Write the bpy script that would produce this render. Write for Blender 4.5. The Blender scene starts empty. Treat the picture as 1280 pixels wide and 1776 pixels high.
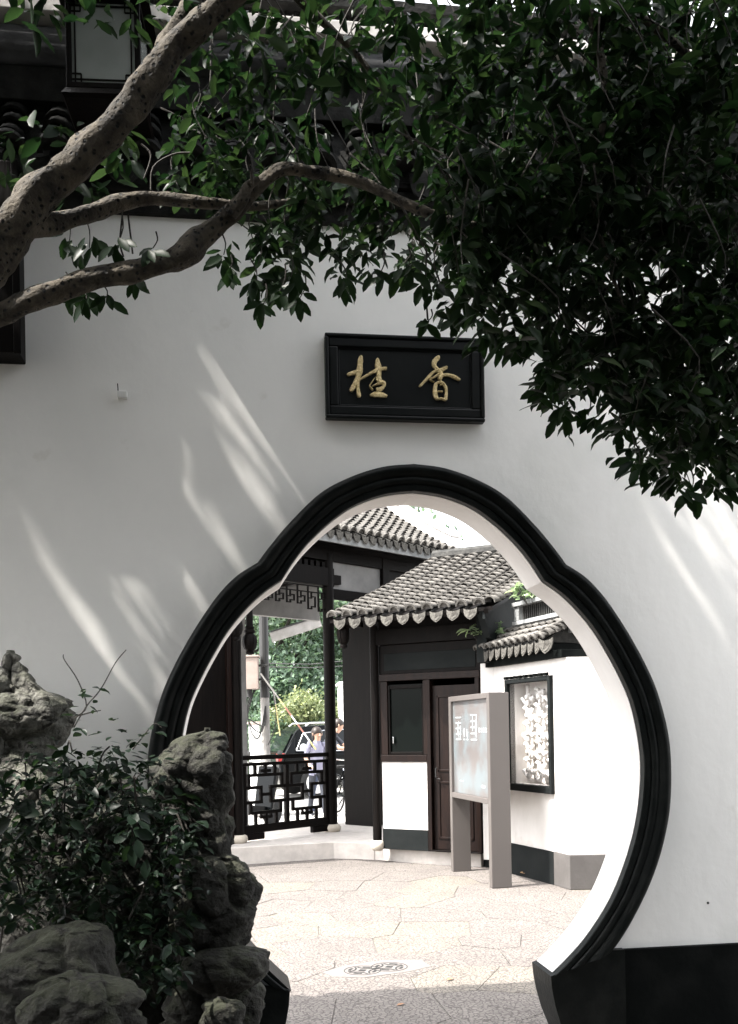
import bpy, bmesh, math, random
import numpy as np
from mathutils import Vector, Matrix, noise

random.seed(11)
rng = np.random.default_rng(11)
SC = bpy.context.scene
COL = SC.collection

# ------------------------------------------------------------------ camera
YAW, ROLL, FPX = math.radians(8), .018, 1700.0
CAM = Vector((-.86, -4.675, 1.55))
cam_data = bpy.data.cameras.new('camera')
cam = bpy.data.objects.new('camera', cam_data)
COL.objects.link(cam)
cam_data.sensor_fit = 'VERTICAL'
cam_data.sensor_height = 36
cam_data.lens = FPX / 1776 * 36
cam_data.shift_y = (1265 - 888) / 1776
cam_data.clip_start, cam_data.clip_end = .05, 600
cam.matrix_world = Matrix.Translation(CAM) @ Matrix.Rotation(-YAW, 4, 'Z') @ Matrix.Rotation(math.pi / 2, 4, 'X') @ Matrix.Rotation(-ROLL, 4, 'Z')
SC.camera = cam

# ------------------------------------------------------------------ sky, sun, exposure
LDIR = Vector((.53, .135, -.835)).normalized()          # the way the sunlight travels
world = bpy.data.worlds.new('World')
SC.world = world
world.use_nodes = True
nt = world.node_tree
sky = nt.nodes.new('ShaderNodeTexSky')
sky.sky_type = 'NISHITA'
sky.sun_disc = False
sky.sun_elevation = math.asin(-LDIR.z)
sky.sun_rotation = math.atan2(-LDIR.x, -LDIR.y)
sky.air_density, sky.dust_density, sky.ozone_density = 1.0, 4.0, 1.0
hs = nt.nodes.new('ShaderNodeHueSaturation')
hs.inputs['Saturation'].default_value = .16           # summer haze: a white sky
nt.links.new(sky.outputs[0], hs.inputs['Color'])
nt.links.new(hs.outputs[0], nt.nodes['Background'].inputs['Color'])
nt.nodes['Background'].inputs['Strength'].default_value = .15
sun_d = bpy.data.lights.new('sun', 'SUN')
sun_d.energy, sun_d.angle, sun_d.color = 2.05, math.radians(.53), (1, .95, .88)
sun = bpy.data.objects.new('sun', sun_d)
COL.objects.link(sun)
sun.location = (-6, -6, 12)
sun.rotation_euler = LDIR.to_track_quat('-Z', 'Y').to_euler()
SC.view_settings.view_transform = 'Standard'
SC.view_settings.look = 'None'
SC.view_settings.exposure = 2.85
SC.view_settings.gamma = 1
SC.cycles.max_bounces = 8
SC.cycles.diffuse_bounces = 5
SC.cycles.use_denoising = True

# ------------------------------------------------------------------ where things stand
FW = Vector((math.sin(YAW), math.cos(YAW), 0))
RT = Vector((math.cos(YAW), -math.sin(YAW), 0))
def ray(px, py):
    dx, dy = px - 640, 1265 - py
    c, s = math.cos(ROLL), math.sin(ROLL)
    return FW + RT * ((dx * c + dy * s) / FPX) + Vector((0, 0, (-dx * s + dy * c) / FPX))
def at(px, py, d): return CAM + ray(px, py) * d
def on_y(px, py, y):
    r = ray(px, py); return CAM + r * ((y - CAM.y) / r.y)
def on_z(px, py, z):
    r = ray(px, py); return CAM + r * ((z - CAM.z) / r.z)
def frame(ox, oy, ux, uy, z=0):
    u = Vector((ux, uy, 0)).normalized(); v = Vector((-u.y, u.x, 0))
    return Matrix(((u.x, v.x, 0, ox), (u.y, v.y, 0, oy), (0, 0, 1, z), (0, 0, 0, 1)))

# ------------------------------------------------------------------ materials
def mat(name, c1, c2=None, scale=5, rough=.7, bump=0, bscale=60, metal=0, spec=.4, stretch=(1, 1, 1), rnd=0, detail=5, lo=.35, hi=.65, coat=0):
    m = bpy.data.materials.new(name); m.use_nodes = True
    n, l = m.node_tree.nodes, m.node_tree.links
    b = n['Principled BSDF']
    b.inputs['Roughness'].default_value = rough
    b.inputs['Metallic'].default_value = metal
    b.inputs['Specular IOR Level'].default_value = spec
    b.inputs['Coat Weight'].default_value = coat
    tc = n.new('ShaderNodeTexCoord'); mp = n.new('ShaderNodeMapping')
    mp.inputs['Scale'].default_value = stretch
    l.new(tc.outputs['Object'], mp.inputs['Vector'])
    col = None
    if c2:
        t = n.new('ShaderNodeTexNoise'); t.inputs['Scale'].default_value = scale; t.inputs['Detail'].default_value = detail
        t.inputs['Roughness'].default_value = .62
        l.new(mp.outputs[0], t.inputs['Vector'])
        r = n.new('ShaderNodeMapRange'); r.inputs['From Min'].default_value = lo; r.inputs['From Max'].default_value = hi
        l.new(t.outputs['Fac'], r.inputs['Value'])
        x = n.new('ShaderNodeMix'); x.data_type = 'RGBA'
        x.inputs[6].default_value = (*c1, 1); x.inputs[7].default_value = (*c2, 1)
        l.new(r.outputs[0], x.inputs[0]); col = x.outputs[2]
    if rnd:
        oi = n.new('ShaderNodeObjectInfo'); r2 = n.new('ShaderNodeMapRange')
        r2.inputs['To Min'].default_value = 1 - rnd; r2.inputs['To Max'].default_value = 1 + rnd
        l.new(oi.outputs['Random'], r2.inputs['Value'])
        hv = n.new('ShaderNodeHueSaturation')
        if col: l.new(col, hv.inputs['Color'])
        else: hv.inputs['Color'].default_value = (*c1, 1)
        l.new(r2.outputs[0], hv.inputs['Value']); col = hv.outputs[0]
    if col: l.new(col, b.inputs['Base Color'])
    else: b.inputs['Base Color'].default_value = (*c1, 1)
    if bump:
        t = n.new('ShaderNodeTexNoise'); t.inputs['Scale'].default_value = bscale; t.inputs['Detail'].default_value = 6
        l.new(mp.outputs[0], t.inputs['Vector'])
        bp = n.new('ShaderNodeBump'); bp.inputs['Strength'].default_value = bump; bp.inputs['Distance'].default_value = .02
        l.new(t.outputs['Fac'], bp.inputs['Height']); l.new(bp.outputs[0], b.inputs['Normal'])
    return m

def leaf_mat(name, base, trans, tw=.3, rough=.35, spec=.5):
    m = bpy.data.materials.new(name); m.use_nodes = True
    n, l = m.node_tree.nodes, m.node_tree.links
    b = n['Principled BSDF']; out = n['Material Output']
    b.inputs['Roughness'].default_value = rough; b.inputs['Specular IOR Level'].default_value = spec
    a = n.new('ShaderNodeAttribute'); a.attribute_name = 'tint'
    hv = n.new('ShaderNodeHueSaturation'); hv.inputs['Color'].default_value = (*base, 1)
    hv2 = n.new('ShaderNodeHueSaturation'); hv2.inputs['Color'].default_value = (*trans, 1)
    r = n.new('ShaderNodeMapRange'); r.inputs['To Min'].default_value = .5; r.inputs['To Max'].default_value = 1.6
    r3 = n.new('ShaderNodeMapRange'); r3.inputs['To Min'].default_value = .525; r3.inputs['To Max'].default_value = .475
    l.new(a.outputs['Fac'], r.inputs['Value']); l.new(a.outputs['Fac'], r3.inputs['Value'])
    for h in (hv, hv2): l.new(r.outputs[0], h.inputs['Value']); l.new(r3.outputs[0], h.inputs['Hue'])
    t = n.new('ShaderNodeBsdfTranslucent'); mx = n.new('ShaderNodeMixShader'); mx.inputs[0].default_value = tw
    l.new(hv.outputs[0], b.inputs['Base Color']); l.new(hv2.outputs[0], t.inputs['Color'])
    l.new(b.outputs[0], mx.inputs[1]); l.new(t.outputs[0], mx.inputs[2]); l.new(mx.outputs[0], out.inputs['Surface'])
    return m

def voro_mat(name, c1, c2, cgap, scale, rough=.8, bump=.5, rnd=.1, spots=False, thr=.25, c3=None):
    """pebbles (dark gaps at cell borders) or bark with dark spots (cell centres)"""
    m = mat(name, c1, c2, 3 if not spots else 15, rough, rnd=rnd, detail=9)
    n, l = m.node_tree.nodes, m.node_tree.links
    b = n['Principled BSDF']; tc = n['Texture Coordinate']
    v = n.new('ShaderNodeTexVoronoi'); v.inputs['Scale'].default_value = scale
    v.feature = 'F1' if spots else 'DISTANCE_TO_EDGE'
    wob = n.new('ShaderNodeTexNoise'); wob.inputs['Scale'].default_value = scale * .6
    ad = n.new('ShaderNodeVectorMath'); ad.operation = 'MULTIPLY_ADD'
    ad.inputs[1].default_value = (.012,) * 3 if spots else (.006,) * 3
    l.new(wob.outputs['Color'], ad.inputs[0]); l.new(tc.outputs['Object'], ad.inputs[2]); l.new(tc.outputs['Object'], wob.inputs['Vector'])
    l.new(ad.outputs[0], v.inputs['Vector'])
    r = n.new('ShaderNodeMapRange')
    r.inputs['From Min'].default_value = thr * .7; r.inputs['From Max'].default_value = thr * 1.25
    l.new(v.outputs['Distance'], r.inputs['Value'])
    x = n.new('ShaderNodeMix'); x.data_type = 'RGBA'; x.inputs[6].default_value = (*cgap, 1)
    src = b.inputs['Base Color'].links[0].from_socket
    l.new(r.outputs[0], x.inputs[0]); l.new(src, x.inputs[7]); l.new(x.outputs[2], b.inputs['Base Color'])
    t2 = n.new('ShaderNodeTexNoise'); t2.inputs['Scale'].default_value = scale * 1.7; t2.inputs['Detail'].default_value = 6
    l.new(tc.outputs['Object'], t2.inputs['Vector'])
    mm = n.new('ShaderNodeMath'); mm.operation = 'MULTIPLY_ADD'; mm.inputs[1].default_value = .5
    l.new(t2.outputs['Fac'], mm.inputs[0]); l.new(r.outputs[0], mm.inputs[2])
    bp = n.new('ShaderNodeBump'); bp.inputs['Strength'].default_value = bump; bp.inputs['Distance'].default_value = .016 if spots else .008
    l.new(mm.outputs[0], bp.inputs['Height']); l.new(bp.outputs[0], b.inputs['Normal'])
    return m

MT = dict(
    plaster=mat('white_plaster', (.82, .81, .785), (.74, .735, .715), 1.1, .88, .18, 10, spec=.2, stretch=(1, 1, .8), lo=.42, hi=.75, detail=7),
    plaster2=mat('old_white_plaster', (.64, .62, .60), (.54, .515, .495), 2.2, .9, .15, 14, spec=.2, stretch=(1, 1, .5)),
    stoneblack=mat('black_honed_stone', (.0030, .0042, .0040), (.0105, .0118, .0112), 9, .45, .12, 40, spec=.12, lo=.45, hi=.75, detail=9),
    dado=mat('black_dado_paint', (.0022, .003, .0028), (.0085, .0092, .0088), 5, .75, .15, 30, spec=.06, lo=.45, hi=.8, detail=9),
    dado2=mat('charcoal_dado_paint', (.0055, .007, .0072), (.011, .0125, .0125), 2.5, .8, .1, 30, spec=.1),
    greyplinth=mat('grey_plinth', (.06, .055, .052), (.08, .074, .07), 4, .8, .1, 40),
    lacquer=mat('black_lacquer', (.0035, .0045, .0048), (.007, .008, .008), 4, .42, .04, 20, spec=.16),
    gold=mat('gold_leaf', (.80, .66, .38), (.42, .32, .15), 70, .35, .6, 220, metal=.75),
    wood=mat('dark_timber', (.0022, .0018, .0017), (.005, .0038, .0033), 5, .5, .12, 18, stretch=(6, 6, .6), spec=.06),
    redwood=mat('red_brown_timber', (.0042, .0024, .0021), (.0105, .0052, .0038), 4, .45, .1, 14, stretch=(6, 6, .5), spec=.12),
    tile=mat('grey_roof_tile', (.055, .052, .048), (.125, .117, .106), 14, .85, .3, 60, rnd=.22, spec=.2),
    tiledark=mat('dark_roof_tile', (.018, .018, .0175), (.042, .041, .038), 12, .85, .3, 50, rnd=.2, spec=.2),
    tileend=mat('carved_tile_end', (.052, .049, .044), (.105, .099, .088), 45, .85, .6, 120, rnd=.15, spec=.2),
    ridge=mat('pale_lime_ridge', (.66, .63, .60), (.48, .46, .44), 3, .85, .15, 25),
    greybrick=mat('grey_brick', (.16, .165, .165), (.24, .245, .245), 8, .85, .2, 60),
    stone=mat('pale_granite', (.48, .445, .415), (.39, .36, .335), 9, .85, .2, 120),
    basestone=mat('beige_column_stone', (.52, .47, .40), (.40, .36, .30), 12, .85, .25, 90),
    pebble=voro_mat('pebble_mosaic', (.160, .143, .131), (.128, .114, .105), (.064, .056, .051), 36, .85, .6, .03, thr=.085),
    pebbley=voro_mat('ochre_pebble_mosaic', (.178, .158, .136), (.146, .13, .112), (.072, .063, .054), 38, .85, .6, .03, thr=.085),
    mortar=mat('mortar_joint', (.11, .10, .092), (.15, .138, .127), 20, .95, .2, 90),
    shadegrey=mat('shade_grey_plaster', (.20, .196, .19), (.14, .138, .134), 3, .9, .15, 20),  # eave shade on the gallery's pale wall put into this grey
    drainstone=mat('worn_grey_stone', (.145, .134, .127), (.12, .11, .104), 14, .85, .3, 90),
    copingdark=mat('shadow_dark_coping_tile', (.007, .0072, .007), (.020, .020, .019), 12, .85, .3, 50, rnd=.2, spec=.1),  # the coping's deep shadow put into a darker tile colour
    copingroll=mat('dark_ridge_mortar', (.035, .036, .038), (.06, .06, .062), 5, .85, .2, 30, spec=.15),
    soil=mat('dark_garden_soil', (.035, .030, .024), (.06, .052, .04), 6, .95, .4, 40),
    ground=mat('street_paving', (.40, .385, .365), (.33, .315, .30), .8, .9, .1, 30),
    bark=voro_mat('osmanthus_bark', (.085, .071, .052), (.015, .013, .0105), (.004, .0045, .004), 44, .9, 1.0, 0, True, .25),
    twig=mat('twig_bark', (.022, .018, .013), (.012, .010, .008), 30, .8, .3, 90),
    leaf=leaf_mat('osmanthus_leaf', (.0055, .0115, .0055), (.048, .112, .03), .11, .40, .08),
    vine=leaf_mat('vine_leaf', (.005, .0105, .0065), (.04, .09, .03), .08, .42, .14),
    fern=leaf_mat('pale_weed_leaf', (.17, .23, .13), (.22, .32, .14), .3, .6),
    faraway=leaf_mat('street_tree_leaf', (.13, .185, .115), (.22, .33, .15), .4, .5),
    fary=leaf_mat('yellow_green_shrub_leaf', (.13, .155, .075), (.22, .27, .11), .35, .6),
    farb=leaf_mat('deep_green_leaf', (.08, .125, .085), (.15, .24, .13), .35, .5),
    signgrey=mat('taupe_powder_coat', (.078, .069, .064), None, rough=.5, bump=.03, bscale=400),
    screen=mat('poster_print', (.095, .086, .083), (.108, .128, .136), 2.6, .35, detail=3, lo=.42, hi=.62),
    print=mat('white_print', (.30, .33, .34), None, rough=.5),
    white=mat('white_enamel', (.75, .75, .74), (.68, .68, .66), 6, .5),
    carblack=mat('black_car_paint', (.002, .0026, .003), None, rough=.2, spec=.1, coat=.04),
    glass=mat('dark_car_glass', (.003, .005, .006), None, rough=.06, spec=.3),
    glass2=mat('dark_window_glass', (.0022, .0034, .003), None, rough=.15, spec=.06),
    chrome=mat('chrome', (.75, .75, .76), None, rough=.2, metal=1),
    rubber=mat('black_rubber', (.015, .015, .015), None, rough=.8),
    red=mat('red_lamp_plastic', (.35, .02, .02), None, rough=.3),
    stripe_r=mat('faded_red_paint', (.30, .13, .10), None, rough=.6),
    stripe_y=mat('yellow_paint', (.42, .37, .17), None, rough=.6),
    concrete=mat('pole_concrete', (.26, .25, .24), (.20, .19, .18), 7, .9, .2, 50),
    metal=mat('grey_steel', (.025, .025, .025), None, rough=.5, metal=.2),
    box=mat('beige_box_paint', (.30, .245, .215), (.25, .20, .175), 6, .6),
    skin=mat('skin', (.52, .33, .24), None, rough=.55),
    hair=mat('dark_brown_hair', (.022, .015, .012), None, rough=.5),
    shirt=mat('lavender_grey_shirt', (.33, .32, .42), (.27, .27, .36), 9, .85),
    dark_cloth=mat('dark_cloth', (.03, .033, .045), (.045, .05, .06), 10, .85),
    blue=mat('blue_denim', (.05, .065, .11), (.075, .09, .14), 12, .85),
    pane=mat('frosted_pane', (.27, .285, .275), (.22, .235, .225), 3, .18, spec=.5),
)
def rock_mat(name='lake_stone', k=1.0):
    m = mat(name, tuple(v * k for v in (.016, .0158, .014)), tuple(v * k for v in (.045, .0435, .038)), 5.5, .9, 1.0, 44, spec=.3, lo=.38, hi=.66)
    n, l = m.node_tree.nodes, m.node_tree.links
    b = n['Principled BSDF']; src = b.inputs['Base Color'].links[0].from_socket
    g = n.new('ShaderNodeNewGeometry'); sp = n.new('ShaderNodeSeparateXYZ'); l.new(g.outputs['Normal'], sp.inputs[0])
    t = n.new('ShaderNodeTexNoise'); t.inputs['Scale'].default_value = 7; t.inputs['Detail'].default_value = 5
    tc = n['Texture Coordinate']; l.new(tc.outputs['Object'], t.inputs['Vector'])
    a = n.new('ShaderNodeMath'); a.operation = 'MULTIPLY_ADD'; a.inputs[1].default_value = .28
    l.new(sp.outputs['Z'], a.inputs[0]); l.new(t.outputs['Fac'], a.inputs[2])
    r = n.new('ShaderNodeMapRange'); r.inputs['From Min'].default_value = .52; r.inputs['From Max'].default_value = .72; r.inputs['To Max'].default_value = .6
    l.new(a.outputs[0], r.inputs['Value'])
    x = n.new('ShaderNodeMix'); x.data_type = 'RGBA'; x.inputs[7].default_value = (.030, .034, .018, 1)   # moss
    l.new(r.outputs[0], x.inputs[0]); l.new(src, x.inputs[6])
    # dark crevice dirt: a pattern of its own, fine pits
    v = n.new('ShaderNodeTexNoise'); v.inputs['Scale'].default_value = 15; v.inputs['Detail'].default_value = 8; v.inputs['Distortion'].default_value = 1.2
    l.new(tc.outputs['Object'], v.inputs['Vector'])
    r2 = n.new('ShaderNodeMapRange'); r2.inputs['From Min'].default_value = .36; r2.inputs['From Max'].default_value = .5
    l.new(v.outputs['Fac'], r2.inputs['Value'])
    y = n.new('ShaderNodeMix'); y.data_type = 'RGBA'; y.inputs[6].default_value = (.016, .015, .013, 1)
    l.new(r2.outputs[0], y.inputs[0]); l.new(x.outputs[2], y.inputs[7]); l.new(y.outputs[2], b.inputs['Base Color'])
    return m
MT['rock'] = rock_mat()
MT['rocksunlit'] = rock_mat('sunlit_lake_stone', 4.5)  # sunlight on the far-left stone put into a paler copy of the rock
def patchy(m, scale, thr, dark):
    n, l = m.node_tree.nodes, m.node_tree.links
    b = n['Principled BSDF']; src = b.inputs['Base Color'].links[0].from_socket
    t = n.new('ShaderNodeTexNoise'); t.inputs['Scale'].default_value = scale; t.inputs['Detail'].default_value = 9; t.inputs['Roughness'].default_value = .55
    l.new(n['Texture Coordinate'].outputs['Object'], t.inputs['Vector'])
    r = n.new('ShaderNodeMapRange'); r.inputs['From Min'].default_value = thr; r.inputs['From Max'].default_value = thr + .05; r.inputs['To Max'].default_value = 1
    l.new(t.outputs['Fac'], r.inputs['Value'])
    x = n.new('ShaderNodeMix'); x.data_type = 'RGBA'; x.blend_type = 'MULTIPLY'; x.inputs[7].default_value = (*dark, 1)
    l.new(r.outputs[0], x.inputs[0]); l.new(src, x.inputs[6]); l.new(x.outputs[2], b.inputs['Base Color'])
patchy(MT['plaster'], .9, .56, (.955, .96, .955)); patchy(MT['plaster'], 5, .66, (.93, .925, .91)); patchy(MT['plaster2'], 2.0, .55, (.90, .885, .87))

# ------------------------------------------------------------------ mesh helpers
class MB:
    def __init__(s): s.v, s.f = [], []
    def add(s, vs, fs):
        k = len(s.v); s.v += [tuple(p) for p in vs]; s.f += [tuple(i + k for i in f) for f in fs]; return s
    def box(s, x0, x1, y0, y1, z0, z1, M=None):
        vs = [Vector((x, y, z)) for z in (z0, z1) for x, y in ((x0, y0), (x1, y0), (x1, y1), (x0, y1))]
        if M is not None: vs = [M @ p for p in vs]
        return s.add(vs, [(3, 2, 1, 0), (4, 5, 6, 7), (0, 1, 5, 4), (1, 2, 6, 5), (2, 3, 7, 6), (3, 0, 4, 7)])
    def bar(s, p, q, w, h, up=(0, 0, 1)):
        p, q, up = Vector(p), Vector(q), Vector(up); d = (q - p).normalized()
        a = d.cross(up).normalized() * w / 2; b = a.cross(d).normalized() * h / 2
        vs = [e + i * a + j * b for e in (p, q) for i, j in ((-1, -1), (1, -1), (1, 1), (-1, 1))]
        return s.add(vs, [(3, 2, 1, 0), (4, 5, 6, 7), (0, 1, 5, 4), (1, 2, 6, 5), (2, 3, 7, 6), (3, 0, 4, 7)])
    def tube(s, pts, rad, n=8, cap=True, wob=0):
        pts = [Vector(p) for p in pts]
        if not hasattr(rad, '__len__'): rad = [rad] * len(pts)
        k = len(s.v); ref = None
        for i, p in enumerate(pts):
            d = (pts[min(i + 1, len(pts) - 1)] - pts[max(i - 1, 0)]).normalized()
            if ref is None: ref = d.orthogonal().normalized()
            a = (ref - d * ref.dot(d)).normalized(); ref = a; b = d.cross(a)
            for j in range(n):
                t = 2 * math.pi * j / n; r = rad[i]
                if wob: r *= 1 + wob * (noise.noise(p * 9 + Vector((math.cos(t), math.sin(t), 0)) * 1.3) + .45 * noise.noise(p * 24 + Vector((math.cos(t), math.sin(t), 0)) * 3))
                s.v.append(tuple(p + (a * math.cos(t) + b * math.sin(t)) * r))
        for i in range(len(pts) - 1):
            for j in range(n):
                j2 = (j + 1) % n
                s.f.append((k + i * n + j, k + i * n + j2, k + (i + 1) * n + j2, k + (i + 1) * n + j))
        if cap:
            s.f.append(tuple(k + j for j in reversed(range(n)))); e = k + (len(pts) - 1) * n
            s.f.append(tuple(e + j for j in range(n)))
        return s
    def lathe(s, prof, c=(0, 0, 0), n=20, M=None):
        k = len(s.v); c = Vector(c)
        for r, z in prof:
            for j in range(n):
                t = 2 * math.pi * j / n; p = c + Vector((r * math.cos(t), r * math.sin(t), z))
                s.v.append(tuple(M @ p if M is not None else p))
        for i in range(len(prof) - 1):
            for j in range(n):
                j2 = (j + 1) % n
                s.f.append((k + i * n + j, k + i * n + j2, k + (i + 1) * n + j2, k + (i + 1) * n + j))
        s.f.append(tuple(k + j for j in reversed(range(n)))); e = k + (len(prof) - 1) * n
        s.f.append(tuple(e + j for j in range(n)))
        return s
    def prism(s, poly, fn0, fn1):
        n = len(poly); a = [fn0(*p) for p in poly]; b = [fn1(*p) for p in poly]
        return s.add(a + b, [tuple(range(n)), tuple(range(2 * n - 1, n - 1, -1))] + [(i, i + n, (i + 1) % n + n, (i + 1) % n) for i in range(n)])
    def mesh(s, name, m, smooth=False):
        me = bpy.data.meshes.new(name); me.from_pydata(s.v, [], s.f)
        bm = bmesh.new(); bm.from_mesh(me); bmesh.ops.recalc_face_normals(bm, faces=bm.faces); bm.to_mesh(me); bm.free()
        if m: me.materials.append(MT[m] if isinstance(m, str) else m)
        if smooth: me.polygons.foreach_set('use_smooth', [True] * len(me.polygons))
        return me
    def build(s, name, m, parent=None, smooth=False, bev=0, **kw):
        o = bpy.data.objects.new(name, s.mesh(name, m, smooth)); COL.objects.link(o)
        if parent: o.parent = parent
        if bev:
            b = o.modifiers.new('bevel', 'BEVEL'); b.width = bev; b.segments = 2; b.limit_method = 'ANGLE'
        return tag(o, **kw)
def tag(o, label=None, cat=None, group=None, kind=None):
    for k, v in (('label', label), ('category', cat), ('group', group), ('kind', kind)):
        if v: o[k] = v
    return o
def empty(name, M=None, **kw):
    o = bpy.data.objects.new(name, None); COL.objects.link(o); o.empty_display_size = .1
    if M is not None: o.matrix_basis = M
    return tag(o, **kw)
def inst(name, me, parent=None, M=None, **kw):
    o = bpy.data.objects.new(name, me); COL.objects.link(o)
    if parent: o.parent = parent
    if M is not None: o.matrix_basis = M
    return tag(o, **kw)
def part(name, m, parent, x0, x1, y0, y1, z0, z1, bev=.004, **kw):
    return MB().box(x0, x1, y0, y1, z0, z1).build(name, m, parent, bev=bev, **kw)
def smooth_path(pts, k=6):
    out = []; P = [Vector(p) for p in pts]
    for i in range(len(P) - 1):
        a, b, c, d = P[max(i - 1, 0)], P[i], P[i + 1], P[min(i + 2, len(P) - 1)]
        for j in range(k):
            t = j / k
            out.append(.5 * ((2 * b) + (c - a) * t + (2 * a - 5 * b + 4 * c - d) * t * t + (3 * b - a - 3 * c + d) * t ** 3))
    out.append(P[-1]); return out

# ---- leaves: many small folded blades, built with numpy
LEAF_T = np.array([(0, 0, 0), (0, .32, -.05), (0, .72, -.06), (0, 1, -.15), (-.31, .20, .03), (-.5, .5, .045), (-.30, .84, -.04), (.31, .20, .03), (.5, .5, .045), (.30, .84, -.04)], float)
LEAF_F = [(0, 1, 4), (4, 1, 5), (5, 1, 2), (5, 2, 6), (6, 2, 3), (0, 7, 1), (7, 8, 1), (8, 2, 1), (8, 9, 2), (9, 3, 2)]
def leaf_mesh(name, pos, dirs, nrm, length, m, ratio=.38):
    N = len(pos); pos, dirs, nrm = (np.asarray(a, float) for a in (pos, dirs, nrm)); length = np.broadcast_to(np.asarray(length, float), (N,))
    d = dirs / np.linalg.norm(dirs, axis=1, keepdims=True)
    x = np.cross(d, nrm); x /= np.linalg.norm(x, axis=1, keepdims=True) + 1e-9; z = np.cross(x, d)
    w = length * ratio * rng.uniform(.85, 1.15, N)
    curl = rng.uniform(.3, 1.8, N)
    V = (pos[:, None, :] + LEAF_T[None, :, 0, None] * (x * w[:, None])[:, None, :] + LEAF_T[None, :, 1, None] * (d * length[:, None])[:, None, :]
         + LEAF_T[None, :, 2, None] * (z * (length * curl)[:, None])[:, None, :]).reshape(-1, 3)
    off = (np.arange(N) * len(LEAF_T))[:, None]
    tri = np.array(LEAF_F); li = (off + tri.reshape(1, -1)).reshape(-1); starts = np.arange(N * len(tri)) * 3
    me = bpy.data.meshes.new(name)
    me.vertices.add(len(V)); me.vertices.foreach_set('co', V.astype(np.float32).reshape(-1))
    me.loops.add(len(li)); me.loops.foreach_set('vertex_index', li.astype(np.int32))
    me.polygons.add(len(starts)); me.polygons.foreach_set('loop_start', starts.astype(np.int32))
    me.update(calc_edges=True); me.validate()
    at_ = me.attributes.new('tint', 'FLOAT', 'POINT'); at_.data.foreach_set('value', np.repeat(rng.uniform(0, 1, N), len(LEAF_T)).astype(np.float32))
    me.materials.append(MT[m]); return me
def leaf_obj(name, arr, m, parent=None, ratio=.38, **kw):
    P, D, N, L = (np.concatenate([a[i] for a in arr]) for i in range(4))
    return inst(name, leaf_mesh(name, P, D, N, L, m, ratio), parent, **kw)
def sprig(p, n, length, down=.5, axis=None, spread=.07):
    """leaves round the end of a twig at p"""
    t = rng.uniform(0, 2 * np.pi, n)
    d = np.stack([np.cos(t), np.sin(t), -down + rng.normal(0, .35, n)], 1)
    if axis is not None: d += np.asarray(axis)[None, :] * .8
    d /= np.linalg.norm(d, axis=1, keepdims=True)
    P = np.asarray(p)[None, :] + rng.normal(0, spread * .35, (n, 3)) + d * .01
    P[:, 2] += rng.uniform(-spread, spread * .4, n)
    nr = np.stack([rng.normal(0, .45, n), rng.normal(0, .45, n), np.ones(n)], 1)
    return P, d, nr, length * rng.uniform(.55, 1.25, n)

# ================================================================== GROUND
g = MB().add([(-80, -30, -.016), (80, -30, -.016), (80, 300, -.016), (-80, 300, -.016)], [(0, 1, 2, 3)]).build('ground', 'ground', kind='structure')

def clip(poly, n, c):
    out = []
    for i in range(len(poly)):
        a, b = poly[i], poly[(i + 1) % len(poly)]
        da, db = a[0] * n[0] + a[1] * n[1] - c, b[0] * n[0] + b[1] * n[1] - c
        if da <= 0: out.append(a)
        if da * db < 0:
            t = da / (da - db); out.append((a[0] + (b[0] - a[0]) * t, a[1] + (b[1] - a[1]) * t))
    return out
MB().add([(-14, -16, -.006), (14, -16, -.006), (14, -.62, -.006), (-14, -.62, -.006)], [(0, 1, 2, 3)]).build('garden_ground', 'soil', kind='structure')  # dark sheet below view, added to cut light bounced up from the ground
court = MB().box(-3.4, 3.6, -.6, 7.4, -.05, -.008).build('courtyard_floor', 'mortar', kind='structure')
seeds = []
for i in range(13):
    for j in range(15):
        seeds.append((-3.2 + i * .55 + (.27 if j % 2 else 0) + random.uniform(-.17, .17), -.5 + j * .55 + random.uniform(-.17, .17)))
for i, s in enumerate(seeds):
    poly = [(-3.3, -.55), (3.5, -.55), (3.5, 7.35), (-3.3, 7.35)]
    for k, q in enumerate(seeds):
        if k == i or abs(q[0] - s[0]) > 1.6 or abs(q[1] - s[1]) > 1.6: continue
        nx, ny = q[0] - s[0], q[1] - s[1]; L = math.hypot(nx, ny); nx /= L; ny /= L
        poly = clip(poly, (nx, ny), nx * (s[0] + q[0]) / 2 + ny * (s[1] + q[1]) / 2 - .0025)
        if len(poly) < 3: break
    if len(poly) < 3: continue
    h = random.uniform(-.002, .002)
    MB().prism(poly, lambda x, y: (x, y, -.02), lambda x, y: (x, y, h)).build('paving_panel', 'pebbley' if random.random() < .22 else 'pebble', court)

# ================================================================== MOON GATE WALL
X0 = .03
IN1 = [(0, 2.69), (.14, 2.672), (.28, 2.622), (.39, 2.55), (.50, 2.45), (.575, 2.36), (.64, 2.262)]
IN2 = [(.64, 2.262), (.73, 2.20), (.81, 2.125), (.89, 2.03), (.96, 1.92), (1.03, 1.79), (1.085, 1.66), (1.12, 1.5), (1.135, 1.33), (1.115, 1.12), (1.06, .91), (.965, .69), (.84, .51), (.73, .395), (.65, .325)]
IN3 = [(.65, .325), (.655, .26), (.67, .18), (.695, .09), (.73, 0)]
OU1 = [(0, 2.825), (.15, 2.808), (.31, 2.755), (.455, 2.675), (.60, 2.535), (.69, 2.43), (.755, 2.345)]
OU2 = [(.755, 2.345), (.85, 2.285), (.935, 2.20), (1.015, 2.09), (1.09, 1.97), (1.16, 1.84), (1.215, 1.71), (1.265, 1.52), (1.28, 1.35), (1.27, 1.13), (1.225, .93), (1.16, .76), (1.075, .60), (1.01, .50), (.955, .432)]
def sp2(p): return [(v.x, v.y) for v in smooth_path([(a, b, 0) for a, b in p], 6)]
inn = sp2(IN1)[:-1] + sp2(IN2)
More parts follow.
